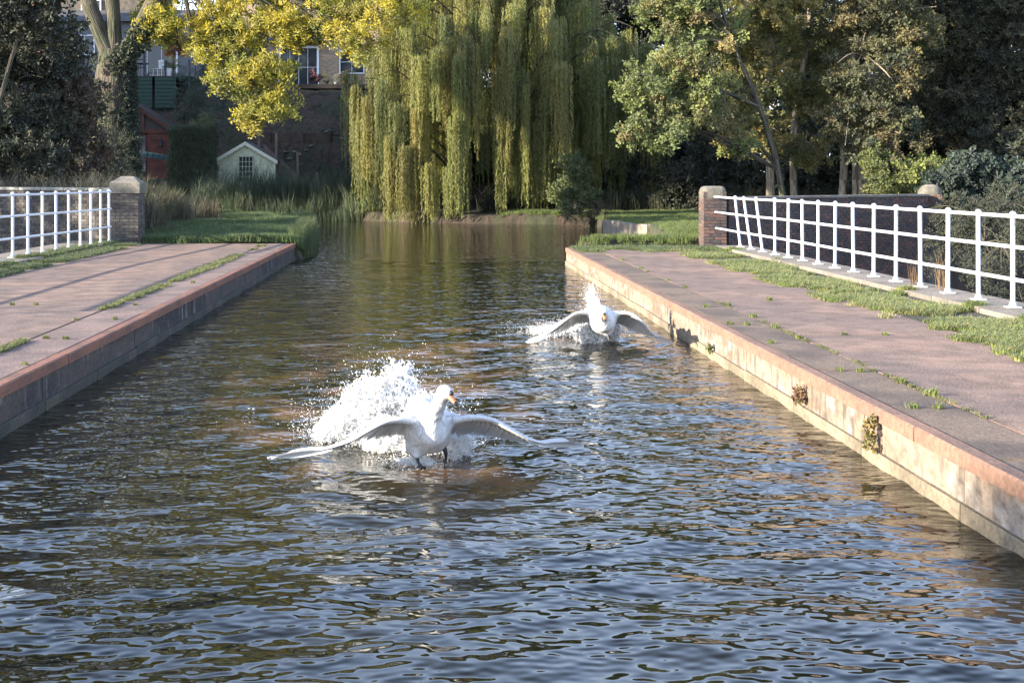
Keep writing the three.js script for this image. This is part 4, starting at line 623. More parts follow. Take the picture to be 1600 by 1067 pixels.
//@@MORE@@
// ---------------------------------------------------------------- buildings on the hill and by the bank
const flat = (r, g, b, rough = 0.85) => std({ color: new THREE.Color().setRGB(r, g, b), roughness: rough });
M.brickTan = std({ map: colourMap(256, [1.8, 1.2], (u, v) => { const row = Math.floor(v * 16), x = u * 8 + (row % 2) * 0.5, f = x - Math.floor(x), g = v * 16 - row, j = f < 0.05 || g < 0.14; const k = hash3(Math.floor(x) % 8, row, 3); return j ? [0.30, 0.26, 0.21] : mulc([0.30, 0.21, 0.13], 0.75 + 0.5 * k); }), bumpMap: grain, bumpScale: 0.01 });
M.brickRed = std({ map: colourMap(256, [1.8, 1.2], (u, v) => { const row = Math.floor(v * 16), x = u * 8 + (row % 2) * 0.5, f = x - Math.floor(x), g = v * 16 - row, j = f < 0.05 || g < 0.14; const k = hash3(Math.floor(x) % 8, row, 7); return j ? [0.26, 0.20, 0.17] : mulc([0.30, 0.13, 0.08], 0.7 + 0.6 * k); }), bumpMap: grain, bumpScale: 0.01 });
M.slate = std({ map: concreteTex([0.075, 0.075, 0.085], [0.045, 0.045, 0.05], 0.4, 112, 256) });
M.white = flat(0.72, 0.72, 0.72, 0.5); M.render = flat(0.13, 0.13, 0.14); M.glass = std({ color: new THREE.Color().setRGB(0.03, 0.035, 0.04), roughness: 0.05, metalness: 0.0 });
M.woodDark = std({ map: concreteTex([0.06, 0.042, 0.03], [0.035, 0.025, 0.019], 0.4, 114, 256) }); M.woodGrey = std({ map: concreteTex([0.14, 0.115, 0.09], [0.08, 0.066, 0.052], 0.4, 116, 256) });
M.cabin = std({ map: concreteTex([0.085, 0.028, 0.019], [0.05, 0.018, 0.013], 0.4, 118, 256) }); M.sage = std({ map: concreteTex([0.40, 0.42, 0.30], [0.33, 0.35, 0.25], 0.4, 120, 256), roughness: 0.7 });
function windowOn(t, x0, x1, y0, y1, z, cols, rows, frameMat = M.white, fw = 0.07, name = 'window') {
  const w = part(name, merge([box(x0, x0 + fw, y0, y1, z, z + 0.07), box(x1 - fw, x1, y0, y1, z, z + 0.07), box(x0 + fw, x1 - fw, y0, y0 + fw, z, z + 0.069), box(x0 + fw, x1 - fw, y1 - fw, y1, z, z + 0.069)]), frameMat, t);
  const pw = (x1 - x0 - 2 * fw) / cols, ph = (y1 - y0 - 2 * fw) / rows, bar_ = 0.025;
  for (let i = 0; i < cols; i++) for (let j = 0; j < rows; j++) part('pane', box(x0 + fw + i * pw + bar_ / 2, x0 + fw + (i + 1) * pw - bar_ / 2, y0 + fw + j * ph + bar_ / 2, y0 + fw + (j + 1) * ph - bar_ / 2, z + 0.015, z + 0.03), M.glass, w);
  const bars = []; for (let i = 1; i < cols; i++) bars.push(box(x0 + fw + i * pw - bar_ / 2, x0 + fw + i * pw + bar_ / 2, y0 + fw, y1 - fw, z + 0.005, z + 0.05)); for (let j = 1; j < rows; j++) bars.push(box(x0 + fw, x1 - fw, y0 + fw + j * ph - bar_ / 2, y0 + fw + j * ph + bar_ / 2, z + 0.006, z + 0.048));
  if (bars.length) part('glazing_bar', merge(bars), frameMat, w);
  return w;
}
function gableRoof(t, x0, x1, yE, yA, z0, z1, th, mat, over = 0.2) { // ridge along z
  const xm = (x0 + x1) / 2, k = (yA - yE) / (xm - x0), a = x0 - over, b = x1 + over, ya = yE - k * over;
  part('roof', prism([[a, ya], [xm, yA], [xm, yA + th], [a, ya + th]], z0, z1), mat, t); part('roof', prism([[xm, yA], [b, ya], [b, ya + th], [xm, yA + th]], z0, z1), mat, t);
}
{ // tan brick house with french doors and its raised deck
  const t = thing('brick_house', 'tan brick house with white french doors above the raised deck', 'house');
  part('wall', box(-12.5, 1.5, 6.6, 12.6, -84, -76), M.brickTan, t);
  windowOn(t, -9.0, -6.6, 7.23, 9.75, -76 + 0.004, 4, 2, M.white, 0.13, 'french_door');
  windowOn(t, -5.4, -3.9, 8.1, 9.5, -76 + 0.004, 2, 2); windowOn(t, -9.0, -7.2, 10.7, 12.0, -76 + 0.004, 3, 1); windowOn(t, -4.9, -3.5, 10.7, 12.0, -76 + 0.004, 2, 1);
  part('porch_roof', prism([[-9.6, 9.98], [-6.2, 9.98], [-6.2, 10.16], [-9.6, 10.16]], -76, -75.1), M.slate, t);
  const s = new Soup(); s.quad([-12.9, 12.55, -75.6], [1.9, 12.55, -75.6], [1.9, 15.6, -80], [-12.9, 15.6, -80]); s.quad([1.9, 12.55, -84.4], [-12.9, 12.55, -84.4], [-12.9, 15.6, -80], [1.9, 15.6, -80]); s.tri([-12.5, 12.6, -76], [-12.5, 12.6, -84], [-12.5, 15.5, -80]); s.tri([1.5, 12.6, -84], [1.5, 12.6, -76], [1.5, 15.5, -80]);
  part('roof', planar(s.geo()), M.slate, t);
  const d = thing('deck', 'dark timber deck raised on posts below the tan house', 'deck');
  for (let k = 0; k < 12; k++) part('plank', box(-9.4, -1.0, 7.16, 7.2, -75.98 + k * 0.335, -75.98 + k * 0.335 + 0.32, 0.005, [k, k]), M.woodDark, d);
  part('fascia', box(-9.4, -1.0, 6.95, 7.195, -71.95, -71.88), M.woodDark, d);
  for (const x of [-9.2, -7.0, -5.6, -4.2, -2.6, -1.2]) part('post', box(x - 0.06, x + 0.06, 4.2, 6.94, -72.1, -71.98), M.woodDark, d);
  const pot = (label, x, r, h, c, pal, geo) => { const p = thing('plant_pot', label, 'plant pot', [x, 7.2, -72.3]); part('pot', new THREE.LatheGeometry([[0.001, 0], [r * 0.7, 0], [r, h], [r * 1.08, h], [r * 1.08, h - 0.03], [r * 0.9, h - 0.03], [0.001, h - 0.05]].map(([a, b]) => new THREE.Vector2(a, b)), 14), flat(...c), p); instanced('leaves', geo, W, fill([[V(0, h + 0.18, 0), 0.22, 0.22, 0.22]], { clumps: 14, per: 8, size: 0.1, pal, scale: 0.7 }), p, 'stuff'); };
  pot('dark pot with purple-leaved plant beside the french doors', -6.45, 0.14, 0.3, [0.03, 0.03, 0.04], [[0.07, 0.02, 0.03], [0.12, 0.04, 0.04]], broad);
  pot('pot with grassy plant on the deck edge', -5.85, 0.13, 0.2, [0.09, 0.07, 0.05], [[0.12, 0.13, 0.04], [0.2, 0.17, 0.07]], small);
  pot('pale pot with whitish plant on the deck edge', -5.3, 0.16, 0.14, [0.45, 0.42, 0.38], [[0.3, 0.3, 0.26], [0.2, 0.22, 0.14]], small);
  pot('terracotta pot at the right end of the deck', -4.85, 0.15, 0.22, [0.34, 0.14, 0.07], [[0.08, 0.05, 0.04], [0.1, 0.1, 0.03]], broad);
}
{ // red brick gable house far left
  const t = thing('brick_house', 'red brick gabled house at the far left behind the shrubs', 'house'), x0 = -27.2, x1 = -22.9, xm = -25.05;
  part('wall', prism([[x0, 6.4], [x1, 6.4], [x1, 11.0], [xm, 13.75], [x0, 11.0]], -86, -78), M.brickRed, t);
  gableRoof(t, x0, x1, 11.02, 13.77, -86.3, -77.7, 0.14, M.slate, 0.25);
  windowOn(t, -26.4, -25.5, 10.2, 11.9, -77.99, 2, 2); windowOn(t, -24.9, -24.2, 7.9, 9.2, -77.99, 2, 1); windowOn(t, -26.6, -25.6, 7.8, 9.2, -77.99, 2, 1);
  part('downpipe', bar(V(-22.97, 10.9, -77.93), V(-22.97, 7, -77.93), 0.05), M.white, t);
}
{ // dark rendered house with patio
  const t = thing('rendered_house', 'dark grey house with glazed doors behind the forked tree', 'house');
  part('wall', box(-22.4, -13.2, 6.6, 11.0, -82, -74), M.render, t);
  windowOn(t, -20.6, -19.4, 9.0, 10.2, -73.99, 2, 1); windowOn(t, -19.1, -17.9, 8.6, 10.2, -73.99, 1, 1); windowOn(t, -17.3, -14.6, 7.55, 9.9, -73.99, 3, 1, M.white, 0.1, 'glazed_door'); windowOn(t, -20.9, -19.7, 11.6, 12.6, -76.6, 2, 1);
  part('upper_wall', box(-22.2, -16.5, 11.0, 13.2, -82, -76.62), M.woodGrey, t);
  const s = new Soup(); s.quad([-22.7, 10.95, -73.6], [-12.9, 10.95, -73.6], [-12.9, 12.0, -76.7], [-22.7, 12.0, -76.7]); s.quad([-22.7, 13.2, -76.2], [-16.2, 13.2, -76.2], [-16.2, 15.4, -79.4], [-22.7, 15.4, -79.4]); s.quad([-16.2, 13.2, -82.6], [-22.7, 13.2, -82.6], [-22.7, 15.4, -79.4], [-16.2, 15.4, -79.4]);
  part('roof', planar(s.geo()), M.slate, t);
  const d = thing('patio_deck', 'patio deck with dark railing in front of the grey house', 'deck');
  for (let k = 0; k < 11; k++) part('plank', box(-17.4, -13.0, 7.42, 7.46, -73.95 + k * 0.4, -73.95 + k * 0.4 + 0.385, 0.005, [k, k]), M.woodDark, d);
  for (const x of [-17.3, -16.0, -15.55, -14.4, -13.1]) part('post', box(x - 0.05, x + 0.05, 5.0, x === -15.55 ? 9.6 : 8.35, -69.62, -69.52), flat(0.03, 0.035, 0.045), d);
  for (const y of [8.33, 7.9]) part('rail', box(-17.35, -15.6, y, y + 0.05, -69.6, -69.54), flat(0.03, 0.035, 0.045), d);
  for (const [x0, x1] of [[-16.0, -15.1], [-14.95, -13.8]]) { const p = part('trellis_panel', box(x0, x1, 5.7, 7.4, -69.5, -69.46), flat(0.015, 0.035, 0.026), d); for (let k = 0; k < 8; k++) part('slat', box(x0, x1, 5.75 + k * 0.21, 5.87 + k * 0.21, -69.455, -69.43), flat(0.022, 0.05, 0.036), p); }
  const c = thing('garden_chair', 'pale metal garden chair on the patio', 'chair', [-14.95, 7.46, -70.3]); c.rotation.y = -0.7;
  part('seat', box(-0.24, 0.24, 0.42, 0.45, -0.22, 0.22, 0.01), M.white, c); part('backrest', merge([0, 1, 2, 3, 4].map((k) => box(-0.22 + k * 0.1, -0.18 + k * 0.1, 0.46, 0.92, -0.23, -0.2)).concat([box(-0.24, 0.24, 0.9, 0.95, -0.24, -0.19, 0.01)])), M.white, c);
  for (const sx of [-1, 1]) { part('leg', bar(V(sx * 0.2, 0, 0.2), V(sx * 0.2, 0.44, 0.18), 0.016), M.white, c); part('leg', bar(V(sx * 0.2, 0, -0.24), V(sx * 0.2, 0.92, -0.21), 0.016), M.white, c); }
  const tb = thing('garden_table', 'small dark table beside the pale patio chair', 'table', [-15.85, 7.46, -70.2]); part('tabletop', new THREE.CylinderGeometry(0.42, 0.42, 0.03, 20).translate(0, 0.72, 0), flat(0.04, 0.04, 0.045), tb); for (let k = 0; k < 3; k++) part('leg', bar(V(Math.cos(k * 2.1) * 0.32, 0, Math.sin(k * 2.1) * 0.32), V(Math.cos(k * 2.1) * 0.2, 0.71, Math.sin(k * 2.1) * 0.2), 0.018), flat(0.04, 0.04, 0.045), tb);
  const pp = thing('plant_pot', 'white pot with green bush at the patio edge', 'plant pot', [-14.3, 7.46, -69.9]); part('pot', new THREE.LatheGeometry([[0.001, 0], [0.13, 0], [0.19, 0.45], [0.16, 0.45], [0.001, 0.4]].map(([a, b]) => new THREE.Vector2(a, b)), 14), M.white, pp); instanced('leaves', small, W, fill([[V(0.15, 0.7, 0), 0.35, 0.3, 0.3]], { clumps: 8, per: 10, size: 0.14, pal: G.fresh }), pp, 'stuff');
}
function boarded(t, x0, x1, y0, yTop, z, mat, h = 0.13, name = 'cladding') { // overlapping horizontal boards, tops following yTop(x)
  const n = Math.ceil((Math.max(yTop((x0 + x1) / 2), yTop(x0)) - y0) / h);
  for (let k = 0; k < n; k++) {
    const a = y0 + k * h, b = a + h, xm = (x0 + x1) / 2; let l = x0, r = x1;
    if (yTop(x0) < b) { const s = clamp((b - yTop(x0)) / (yTop(xm) - yTop(x0) + 1e-6)); l = lerp(x0, xm, s); r = lerp(x1, xm, s); if (r - l < 0.1) break; }
    part('board', prism([[l, a], [r, a], [r, b - 0.004], [l, b - 0.004]], z, z + 0.018 + (k % 2) * 0.004, [k * 0.3, 0]).applyMatrix4(new THREE.Matrix4().makeShear(0, 0, 0, 0, 0, 0)), mat, t);
  }
}
{ // sage green summerhouse
  const zf = -62, x0 = -10.35, x1 = -7.55, xm = -8.95, yE = 2.78, yA = 3.6, gab = (x) => lerp(yA, yE, Math.abs(x - xm) / (x1 - xm));
  const t = thing('summerhouse', 'pale sage-green summerhouse with scalloped gable behind the reeds', 'shed');
  part('wall', prism([[x0, 0.4], [x1, 0.4], [x1, yE], [xm, yA], [x0, yE]], zf - 2.2, zf - 0.004), M.sage, t);
  boarded(t, x0 + 0.02, x1 - 0.02, 0.7, gab, zf, M.sage, 0.125);
  gableRoof(t, x0, x1, yE + 0.02, yA + 0.02, zf - 2.4, zf + 0.16, 0.07, M.slate, 0.16);
  for (const s of [-1, 1]) {                                 // the wavy bargeboards
    const pts = [], n = 24; for (let i = 0; i <= n; i++) { const u = i / n; pts.push([xm + s * u * (x1 - xm + 0.17), lerp(yA, yE - 0.1, u) + 0.075]); } for (let i = n; i >= 0; i--) { const u = i / n; pts.push([xm + s * u * (x1 - xm + 0.17), lerp(yA, yE - 0.1, u) - 0.075 - 0.04 * Math.abs(Math.sin(u * Math.PI * 6))]); }
    part('bargeboard', prism(s > 0 ? pts : pts.reverse(), zf + 0.162, zf + 0.19), flat(0.5, 0.5, 0.4), t);
  }
  windowOn(t, -9.3, -8.55, 1.7, 3.0, zf + 0.022, 4, 5, M.sage, 0.05); for (const [a, b] of [[-9.62, -9.33], [-8.52, -8.23]]) part('shutter', box(a, b, 1.0, 3.0, zf + 0.022, zf + 0.045), M.sage, t);
  for (const x of [x0, x1]) part('corner_board', box(x - 0.05, x + 0.05, 0.4, yE, zf - 0.02, zf + 0.03), flat(0.5, 0.5, 0.4), t);
}
{ // brown cabin
  const zf = -66, xm = -15.5, x0 = -17.7, x1 = -13.3, yE = 4.35, yA = 5.82, gab = (x) => lerp(yA, yE, Math.abs(x - xm) / (x1 - xm));
  const t = thing('timber_cabin', 'red-brown timber cabin with open front behind the black furled parasol', 'cabin');
  const wallS = [[x0, 1.2], [x1, 1.2], [x1, yE], [xm, yA], [x0, yE]];
  part('wall', prism(wallS, zf - 2.6, zf - 0.3), flat(0.03, 0.02, 0.016), t);
  for (let k = 0; k < 18; k++) part('board', box(-14.62, x1, 1.9 + k * 0.135, 2.03 + k * 0.135, zf - 0.29, zf - 0.02 + (k % 2) * 0.006, 0, [k, k]), M.cabin, t);
  for (let k = 0; k < 18; k++) part('board', box(x0, -17.0, 1.9 + k * 0.135, 2.03 + k * 0.135, zf - 0.29, zf - 0.02 + (k % 2) * 0.006, 0, [k, k]), M.cabin, t);
  part('beam', box(x0, x1, yE - 0.12, yE + 0.08, zf - 0.25, zf + 0.05), M.cabin, t);
  part('gable_panel', prism([[x0 + 0.1, yE + 0.081], [x1 - 0.1, yE + 0.081], [xm, yA - 0.06]], zf - 0.2, zf - 0.04), flat(0.035, 0.03, 0.028), t);
  part('gable_post', box(-14.9, -14.75, yE + 0.08, 5.35, zf - 0.035, zf + 0.04), M.cabin, t);
  windowOn(t, -15.15, -14.65, 2.2, yE - 0.2, zf - 0.1, 2, 4, M.cabin, 0.06, 'door');
  gableRoof(t, x0, x1, yE + 0.06, yA + 0.04, zf - 2.8, zf + 0.2, 0.09, M.woodDark, 0.25);
  for (const s of [-1, 1]) part('bargeboard', prism([[xm, yA - 0.1], [xm + s * (x1 - xm + 0.25), yE - 0.24], [xm + s * (x1 - xm + 0.25), yE - 0.08], [xm, yA + 0.06]], zf + 0.201, zf + 0.23), M.cabin, t);
  const L = part('lantern', merge([box(-13.98, -13.82, 3.55, 3.85, zf + 0.03, zf + 0.16, 0.01), new THREE.ConeGeometry(0.13, 0.12, 4).rotateY(0.785).translate(-13.9, 3.91, zf + 0.095).toNonIndexed()]), flat(0.03, 0.03, 0.035), t);
  part('finial', merge([bar(V(xm, yA, zf + 0.22), V(xm, yA + 0.35, zf + 0.22), 0.025), new THREE.SphereGeometry(0.07, 8, 6).translate(xm, yA + 0.32, zf + 0.22), box(xm - 0.14, xm + 0.12, yA + 0.42, yA + 0.5, zf + 0.2, zf + 0.24)]), M.white, t);
  const u = thing('furled_parasol', 'black furled parasol standing in front of the cabin', 'parasol', [-13.15, groundAt(-13.15, 56.5) - 0.1, -56.5]);
  part('pole', bar(V(0, 0, 0), V(0, 4.1, 0), 0.05), flat(0.012, 0.012, 0.014), u); part('canopy', new THREE.LatheGeometry([[0.07, 1.6], [0.14, 1.7], [0.15, 2.6], [0.13, 3.6], [0.05, 3.95], [0.001, 4.0]].map(([a, b]) => new THREE.Vector2(a, b)), 12), flat(0.015, 0.015, 0.02), u);
  const cv = thing('canvas_cover', 'dark green canvas cover drooping beside the hedge', 'cover', [-13.6, 2.6, -63.5]);
  { const s = new Soup(), n = 18, P = (i, j) => { const x = i / n * 1.7 - 0.7, z = j / 8 - 0.5, y = 0.55 - 0.16 * x - 0.9 * z * z - 0.12 * Math.abs(Math.sin(i * 1.1)) * Math.abs(z) - (i === 0 ? 0.15 : 0); return [x, y, z]; }; for (let i = 0; i < n; i++) for (let j = 0; j < 8; j++) s.quad(P(i, j), P(i, j + 1), P(i + 1, j + 1), P(i + 1, j)); part('canvas', s.geo(), flat(0.006, 0.03, 0.028), cv); for (const x of [-0.5, 0.8]) part('support', bar(V(x, -1.9, 0), V(x, 0.5 - 0.16 * x, 0), 0.03), M.woodDark, cv); }
}
{ // steps, terrace edging, stones
  const t = thing('timber_steps', 'weathered timber garden steps right of the green summerhouse', 'steps');
  for (let k = 0; k < 9; k++) { const x = -5.9 - k * 0.24, y = 1.0 + k * 0.22; part('step', box(x - 0.45, x + 0.35, y - 0.22, y, -63.9, -62.9, 0.01, [k, k]), M.woodGrey, t); }
  for (const [x, y] of [[-5.55, 2.2], [-6.5, 3.2], [-7.55, 4.1], [-8.4, 4.6]]) part('post', box(x - 0.06, x + 0.06, y - 2.2, y, -62.86, -62.74, 0.012), M.woodGrey, t);
  part('side_board', prism([[-5.5, 0.6], [-5.5, 1.15], [-8.2, 3.6], [-8.2, 2.9]].reverse(), -62.89, -62.865), M.woodGrey, t);
  const w = thing('retaining_boards', 'dark retaining boards on the slope above the steps', 'retaining wall');
  for (let k = 0; k < 2; k++) part('plank', box(-8.6, -5.0, 3.75 + k * 0.25, 3.98 + k * 0.25, -66.1 - k * 0.01, -66.0 - k * 0.01, 0.01, [k, 2]), M.woodDark, w);
  for (const x of [-8.3, -6.6, -5.2]) part('post', box(x - 0.06, x + 0.06, 2.2, 4.3, -65.98, -65.86), M.woodDark, w);
  const j = thing('bank_edging', 'dark blue boarded edging behind the reeds', 'edging'); for (let k = 0; k < 5; k++) part('board', box(-8.6 + k * 1.2, -7.42 + k * 1.2, 0.5, 1.5, -61.6, -61.54, 0.01), flat(0.018, 0.03, 0.06), j); part('top_rail', box(-8.6, -2.6, 0.95, 1.0, -61.5, -61.45), flat(0.04, 0.11, 0.2), j);
  const rock = new THREE.IcosahedronGeometry(1, 1); { const p = rock.attributes.position; for (let i = 0; i < p.count; i++) { const k = 1 + 0.55 * noise3(p.getX(i) * 1.9, p.getY(i) * 1.5, p.getZ(i) * 1.5); p.setXYZ(i, p.getX(i) * k, p.getY(i) * k * 0.7, p.getZ(i) * k); } rock.computeVertexNormals(); planar(rock); }
  for (const [px, py] of [[446, 200], [452, 205], [460, 201], [470, 203], [478, 196], [486, 194], [503, 168], [510, 172], [518, 170], [526, 173], [534, 169], [470, 205]]) { const Z = 67.5 + (200 - py) * 0.035 + rr(-0.3, 0.3), x = (px - 672) * Z / 2000, m = shadowed(new THREE.Mesh(rock, M.stoneCap)); m.name = numbered('stone'); m.position.set(x, groundAt(x, Z) + 0.02, -Z); m.scale.set(rr(0.1, 0.2), rr(0.06, 0.11), rr(0.1, 0.2)); m.rotation.set(rr(-0.3, 0.3), rnd() * 6, rr(-0.3, 0.3)); scene.add(m); tag(m, 'pale rubble stone lying on the dark earth slope', 'stone', 'rubble stones on the slope'); }
}
// ---------------------------------------------------------------- swans
// mesh of the zero level of a signed field (surface nets), cell size h
function surface(f, lo, hi, h) {
  const nx = Math.ceil((hi[0] - lo[0]) / h) + 1, ny = Math.ceil((hi[1] - lo[1]) / h) + 1, nz = Math.ceil((hi[2] - lo[2]) / h) + 1, F = new Float32Array(nx * ny * nz), id = (x, y, z) => (z * ny + y) * nx + x;
  for (let z = 0; z < nz; z++) for (let y = 0; y < ny; y++) for (let x = 0; x < nx; x++) F[id(x, y, z)] = f(lo[0] + x * h, lo[1] + y * h, lo[2] + z * h);
  const vi = new Int32Array(nx * ny * nz).fill(-1), pos = [], idx = [];
  for (let z = 0; z < nz - 1; z++) for (let y = 0; y < ny - 1; y++) for (let x = 0; x < nx - 1; x++) {
    let n = 0, sx = 0, sy = 0, sz = 0; const v = []; let m = 0; for (let c = 0; c < 8; c++) { const q = F[id(x + (c & 1), y + ((c >> 1) & 1), z + (c >> 2))]; v.push(q); if (q < 0) m++; }
    if (!m || m === 8) continue;
    for (let c = 0; c < 8; c++) for (const b of [1, 2, 4]) if (!(c & b)) { const d = c | b; if ((v[c] < 0) !== (v[d] < 0)) { const t = v[c] / (v[c] - v[d]); sx += (c & 1) + (b === 1 ? t : 0); sy += ((c >> 1) & 1) + (b === 2 ? t : 0); sz += (c >> 2) + (b === 4 ? t : 0); n++; } }
    vi[id(x, y, z)] = pos.length / 3; pos.push(lo[0] + (x + sx / n) * h, lo[1] + (y + sy / n) * h, lo[2] + (z + sz / n) * h);
  }
  const quad = (a, b, c, d, flip) => { if (a < 0 || b < 0 || c < 0 || d < 0) return; flip ? idx.push(a, c, b, a, d, c) : idx.push(a, b, c, a, c, d); };
  for (let z = 1; z < nz - 1; z++) for (let y = 1; y < ny - 1; y++) for (let x = 1; x < nx - 1; x++) {
    const s = F[id(x, y, z)] < 0;
    if (s !== F[id(x + 1, y, z)] < 0) quad(vi[id(x, y - 1, z - 1)], vi[id(x, y, z - 1)], vi[id(x, y, z)], vi[id(x, y - 1, z)], !s);
    if (s !== F[id(x, y + 1, z)] < 0) quad(vi[id(x - 1, y, z - 1)], vi[id(x - 1, y, z)], vi[id(x, y, z)], vi[id(x, y, z - 1)], !s);
    if (s !== F[id(x, y, z + 1)] < 0) quad(vi[id(x - 1, y - 1, z)], vi[id(x, y - 1, z)], vi[id(x, y, z)], vi[id(x - 1, y, z)], !s);
  }
  const g = new THREE.BufferGeometry(); g.setAttribute('position', new THREE.Float32BufferAttribute(pos, 3)); g.setIndex(idx); g.computeVertexNormals(); return g;
}
const smin = (a, b, k) => { const h = clamp(0.5 + 0.5 * (b - a) / k); return lerp(b, a, h) - k * h * (1 - h); };
const capsule = (x, y, z, a, b) => { const dx = b[0] - a[0], dy = b[1] - a[1], dz = b[2] - a[2], t = clamp(((x - a[0]) * dx + (y - a[1]) * dy + (z - a[2]) * dz) / (dx * dx + dy * dy + dz * dz)); return Math.hypot(x - a[0] - t * dx, y - a[1] - t * dy, z - a[2] - t * dz) - lerp(a[3], b[3], t); };
M.feather = new THREE.MeshPhysicalMaterial({ color: new THREE.Color().setRGB(0.58, 0.58, 0.57), roughness: 0.95, transmission: 0.22, thickness: 0, side: THREE.DoubleSide });
M.plumage = std({ map: colourMap(256, [0.3, 0.3], (u, v) => { const f = fbm(u * 20, v * 8, 3, 4, 20); return mulc([0.58, 0.575, 0.56], 1 + f * 0.24); }), bumpMap: valueMap(256, [0.16, 0.16], (u, v) => 0.5 + 0.5 * fbm(u * 14, v * 6, 5, 3, 14)), bumpScale: 0.006, roughness: 0.95 });
M.legBlack = flat(0.012, 0.012, 0.014, 0.45); M.bill = flat(0.62, 0.17, 0.07, 0.45); M.eye = flat(0.006, 0.006, 0.006, 0.15);
// one flight feather: a curved blade with a shaft, along -z from the root, unit length
const featherGeo = [0, 1, 2].map((k) => { const s = new Soup(), n = 7, row = []; for (let i = 0; i <= n; i++) { const t = i / n, w = 0.5 * Math.pow(Math.sin(Math.PI * clamp(0.1 + t * 0.86)), 0.45) * (t > 0.97 ? 0.25 : 1), y = -0.06 * t * t; row.push([[-w * (0.75 + 0.05 * k), y - 0.018, -t], [-w * 0.05, y + 0.012, -t], [w * 1.05, y - 0.02, -t]]); } for (let i = 0; i < n; i++) for (let j = 0; j < 2; j++) s.quad(row[i][j], row[i][j + 1], row[i + 1][j + 1], row[i + 1][j]); const g = s.geo(); return g; });
function wing(t, spine, opt) {
  const c = new THREE.CatmullRomCurve3(spine.map((p) => V(...p))), out = Math.sign(spine[spine.length - 1][0]);
  // the fleshy, covert-clad front of the wing: an aerofoil lofted along the leading edge
  const n = 26, m = 14, pos = [], uv = [], idx = [], chord = (s) => opt.chord * (0.55 + 0.75 * Math.sin(Math.PI * clamp(0.12 + s * 0.72))) * (1 - 0.72 * Math.pow(s, 3)), thick = (s) => lerp(0.036, 0.010, s) * (opt.k || 1), back = (s) => V(...opt.back0).lerp(V(...opt.back1), s).normalize();
  for (let i = 0; i <= n; i++) { const s = i / n, p = c.getPoint(s), T = c.getTangent(s), B = back(s).addScaledVector(T, -back(s).dot(T) * 0.8).normalize(), U = T.clone().cross(B).normalize(); if (U.y < 0) U.negate(); for (let j = 0; j <= m; j++) { const a = j / m * Math.PI * 2, cx = (1 - Math.cos(a)) / 2, cy = Math.sin(a) * (1 - cx * 0.85), q = p.clone().addScaledVector(B, (cx - 0.08) * chord(s)).addScaledVector(U, cy * thick(s) + 0.03 * Math.sin(cx * Math.PI) * chord(s) * 2); pos.push(q.x, q.y, q.z); uv.push(s * 1.2, cx * 0.3); } }
  for (let i = 0; i < n; i++) for (let j = 0; j < m; j++) { const a = i * (m + 1) + j, b = a + m + 1; idx.push(a, b, a + 1, a + 1, b, b + 1); }
  const g = new THREE.BufferGeometry(); g.setAttribute('position', new THREE.Float32BufferAttribute(pos, 3)); g.setAttribute('uv', new THREE.Float32BufferAttribute(uv, 2)); g.setIndex(idx); g.computeVertexNormals();
  const w = part('wing', g, M.plumage, t);
  const N = 24, mm = new THREE.Matrix4();
  for (let i = 0; i < N; i++) {
    const s = (i + 0.5) / N, prim = sstep(0.5, 0.95, s), p = c.getPoint(clamp(s * 1.0)), T = c.getTangent(s), B = back(s);
    const d = B.clone().lerp(V(...opt.tip), Math.pow(prim, 1.3)).normalize().add(V(gauss() * 0.03, gauss() * 0.03, 0)).normalize();
    const L = lerp(opt.sec * (0.8 + 0.35 * Math.sin(s * 5)), opt.pri, prim), wd = lerp(0.075, 0.058, prim) * (opt.k || 1);
    const zA = d.clone().negate(), side = T.clone().addScaledVector(d, -T.dot(d)).normalize(); if (side.lengthSq() < 0.1) side.copy(V(0, 0, 1)); const up = zA.clone().cross(side).normalize();
    mm.makeBasis(side.clone().multiplyScalar(wd), up.clone().multiplyScalar(L * 0.9 * (up.y < 0 ? -1 : 1)), zA.clone().multiplyScalar(L)).setPosition(p.clone().addScaledVector(B, chord(s) * 0.35 * (1 - prim * 0.6)).add(V(0, -0.004 - 0.0015 * (i % 2), 0)));
    const f = part('flight_feather', featherGeo[i % 3], M.feather, w); f.applyMatrix4(mm);
  }
}
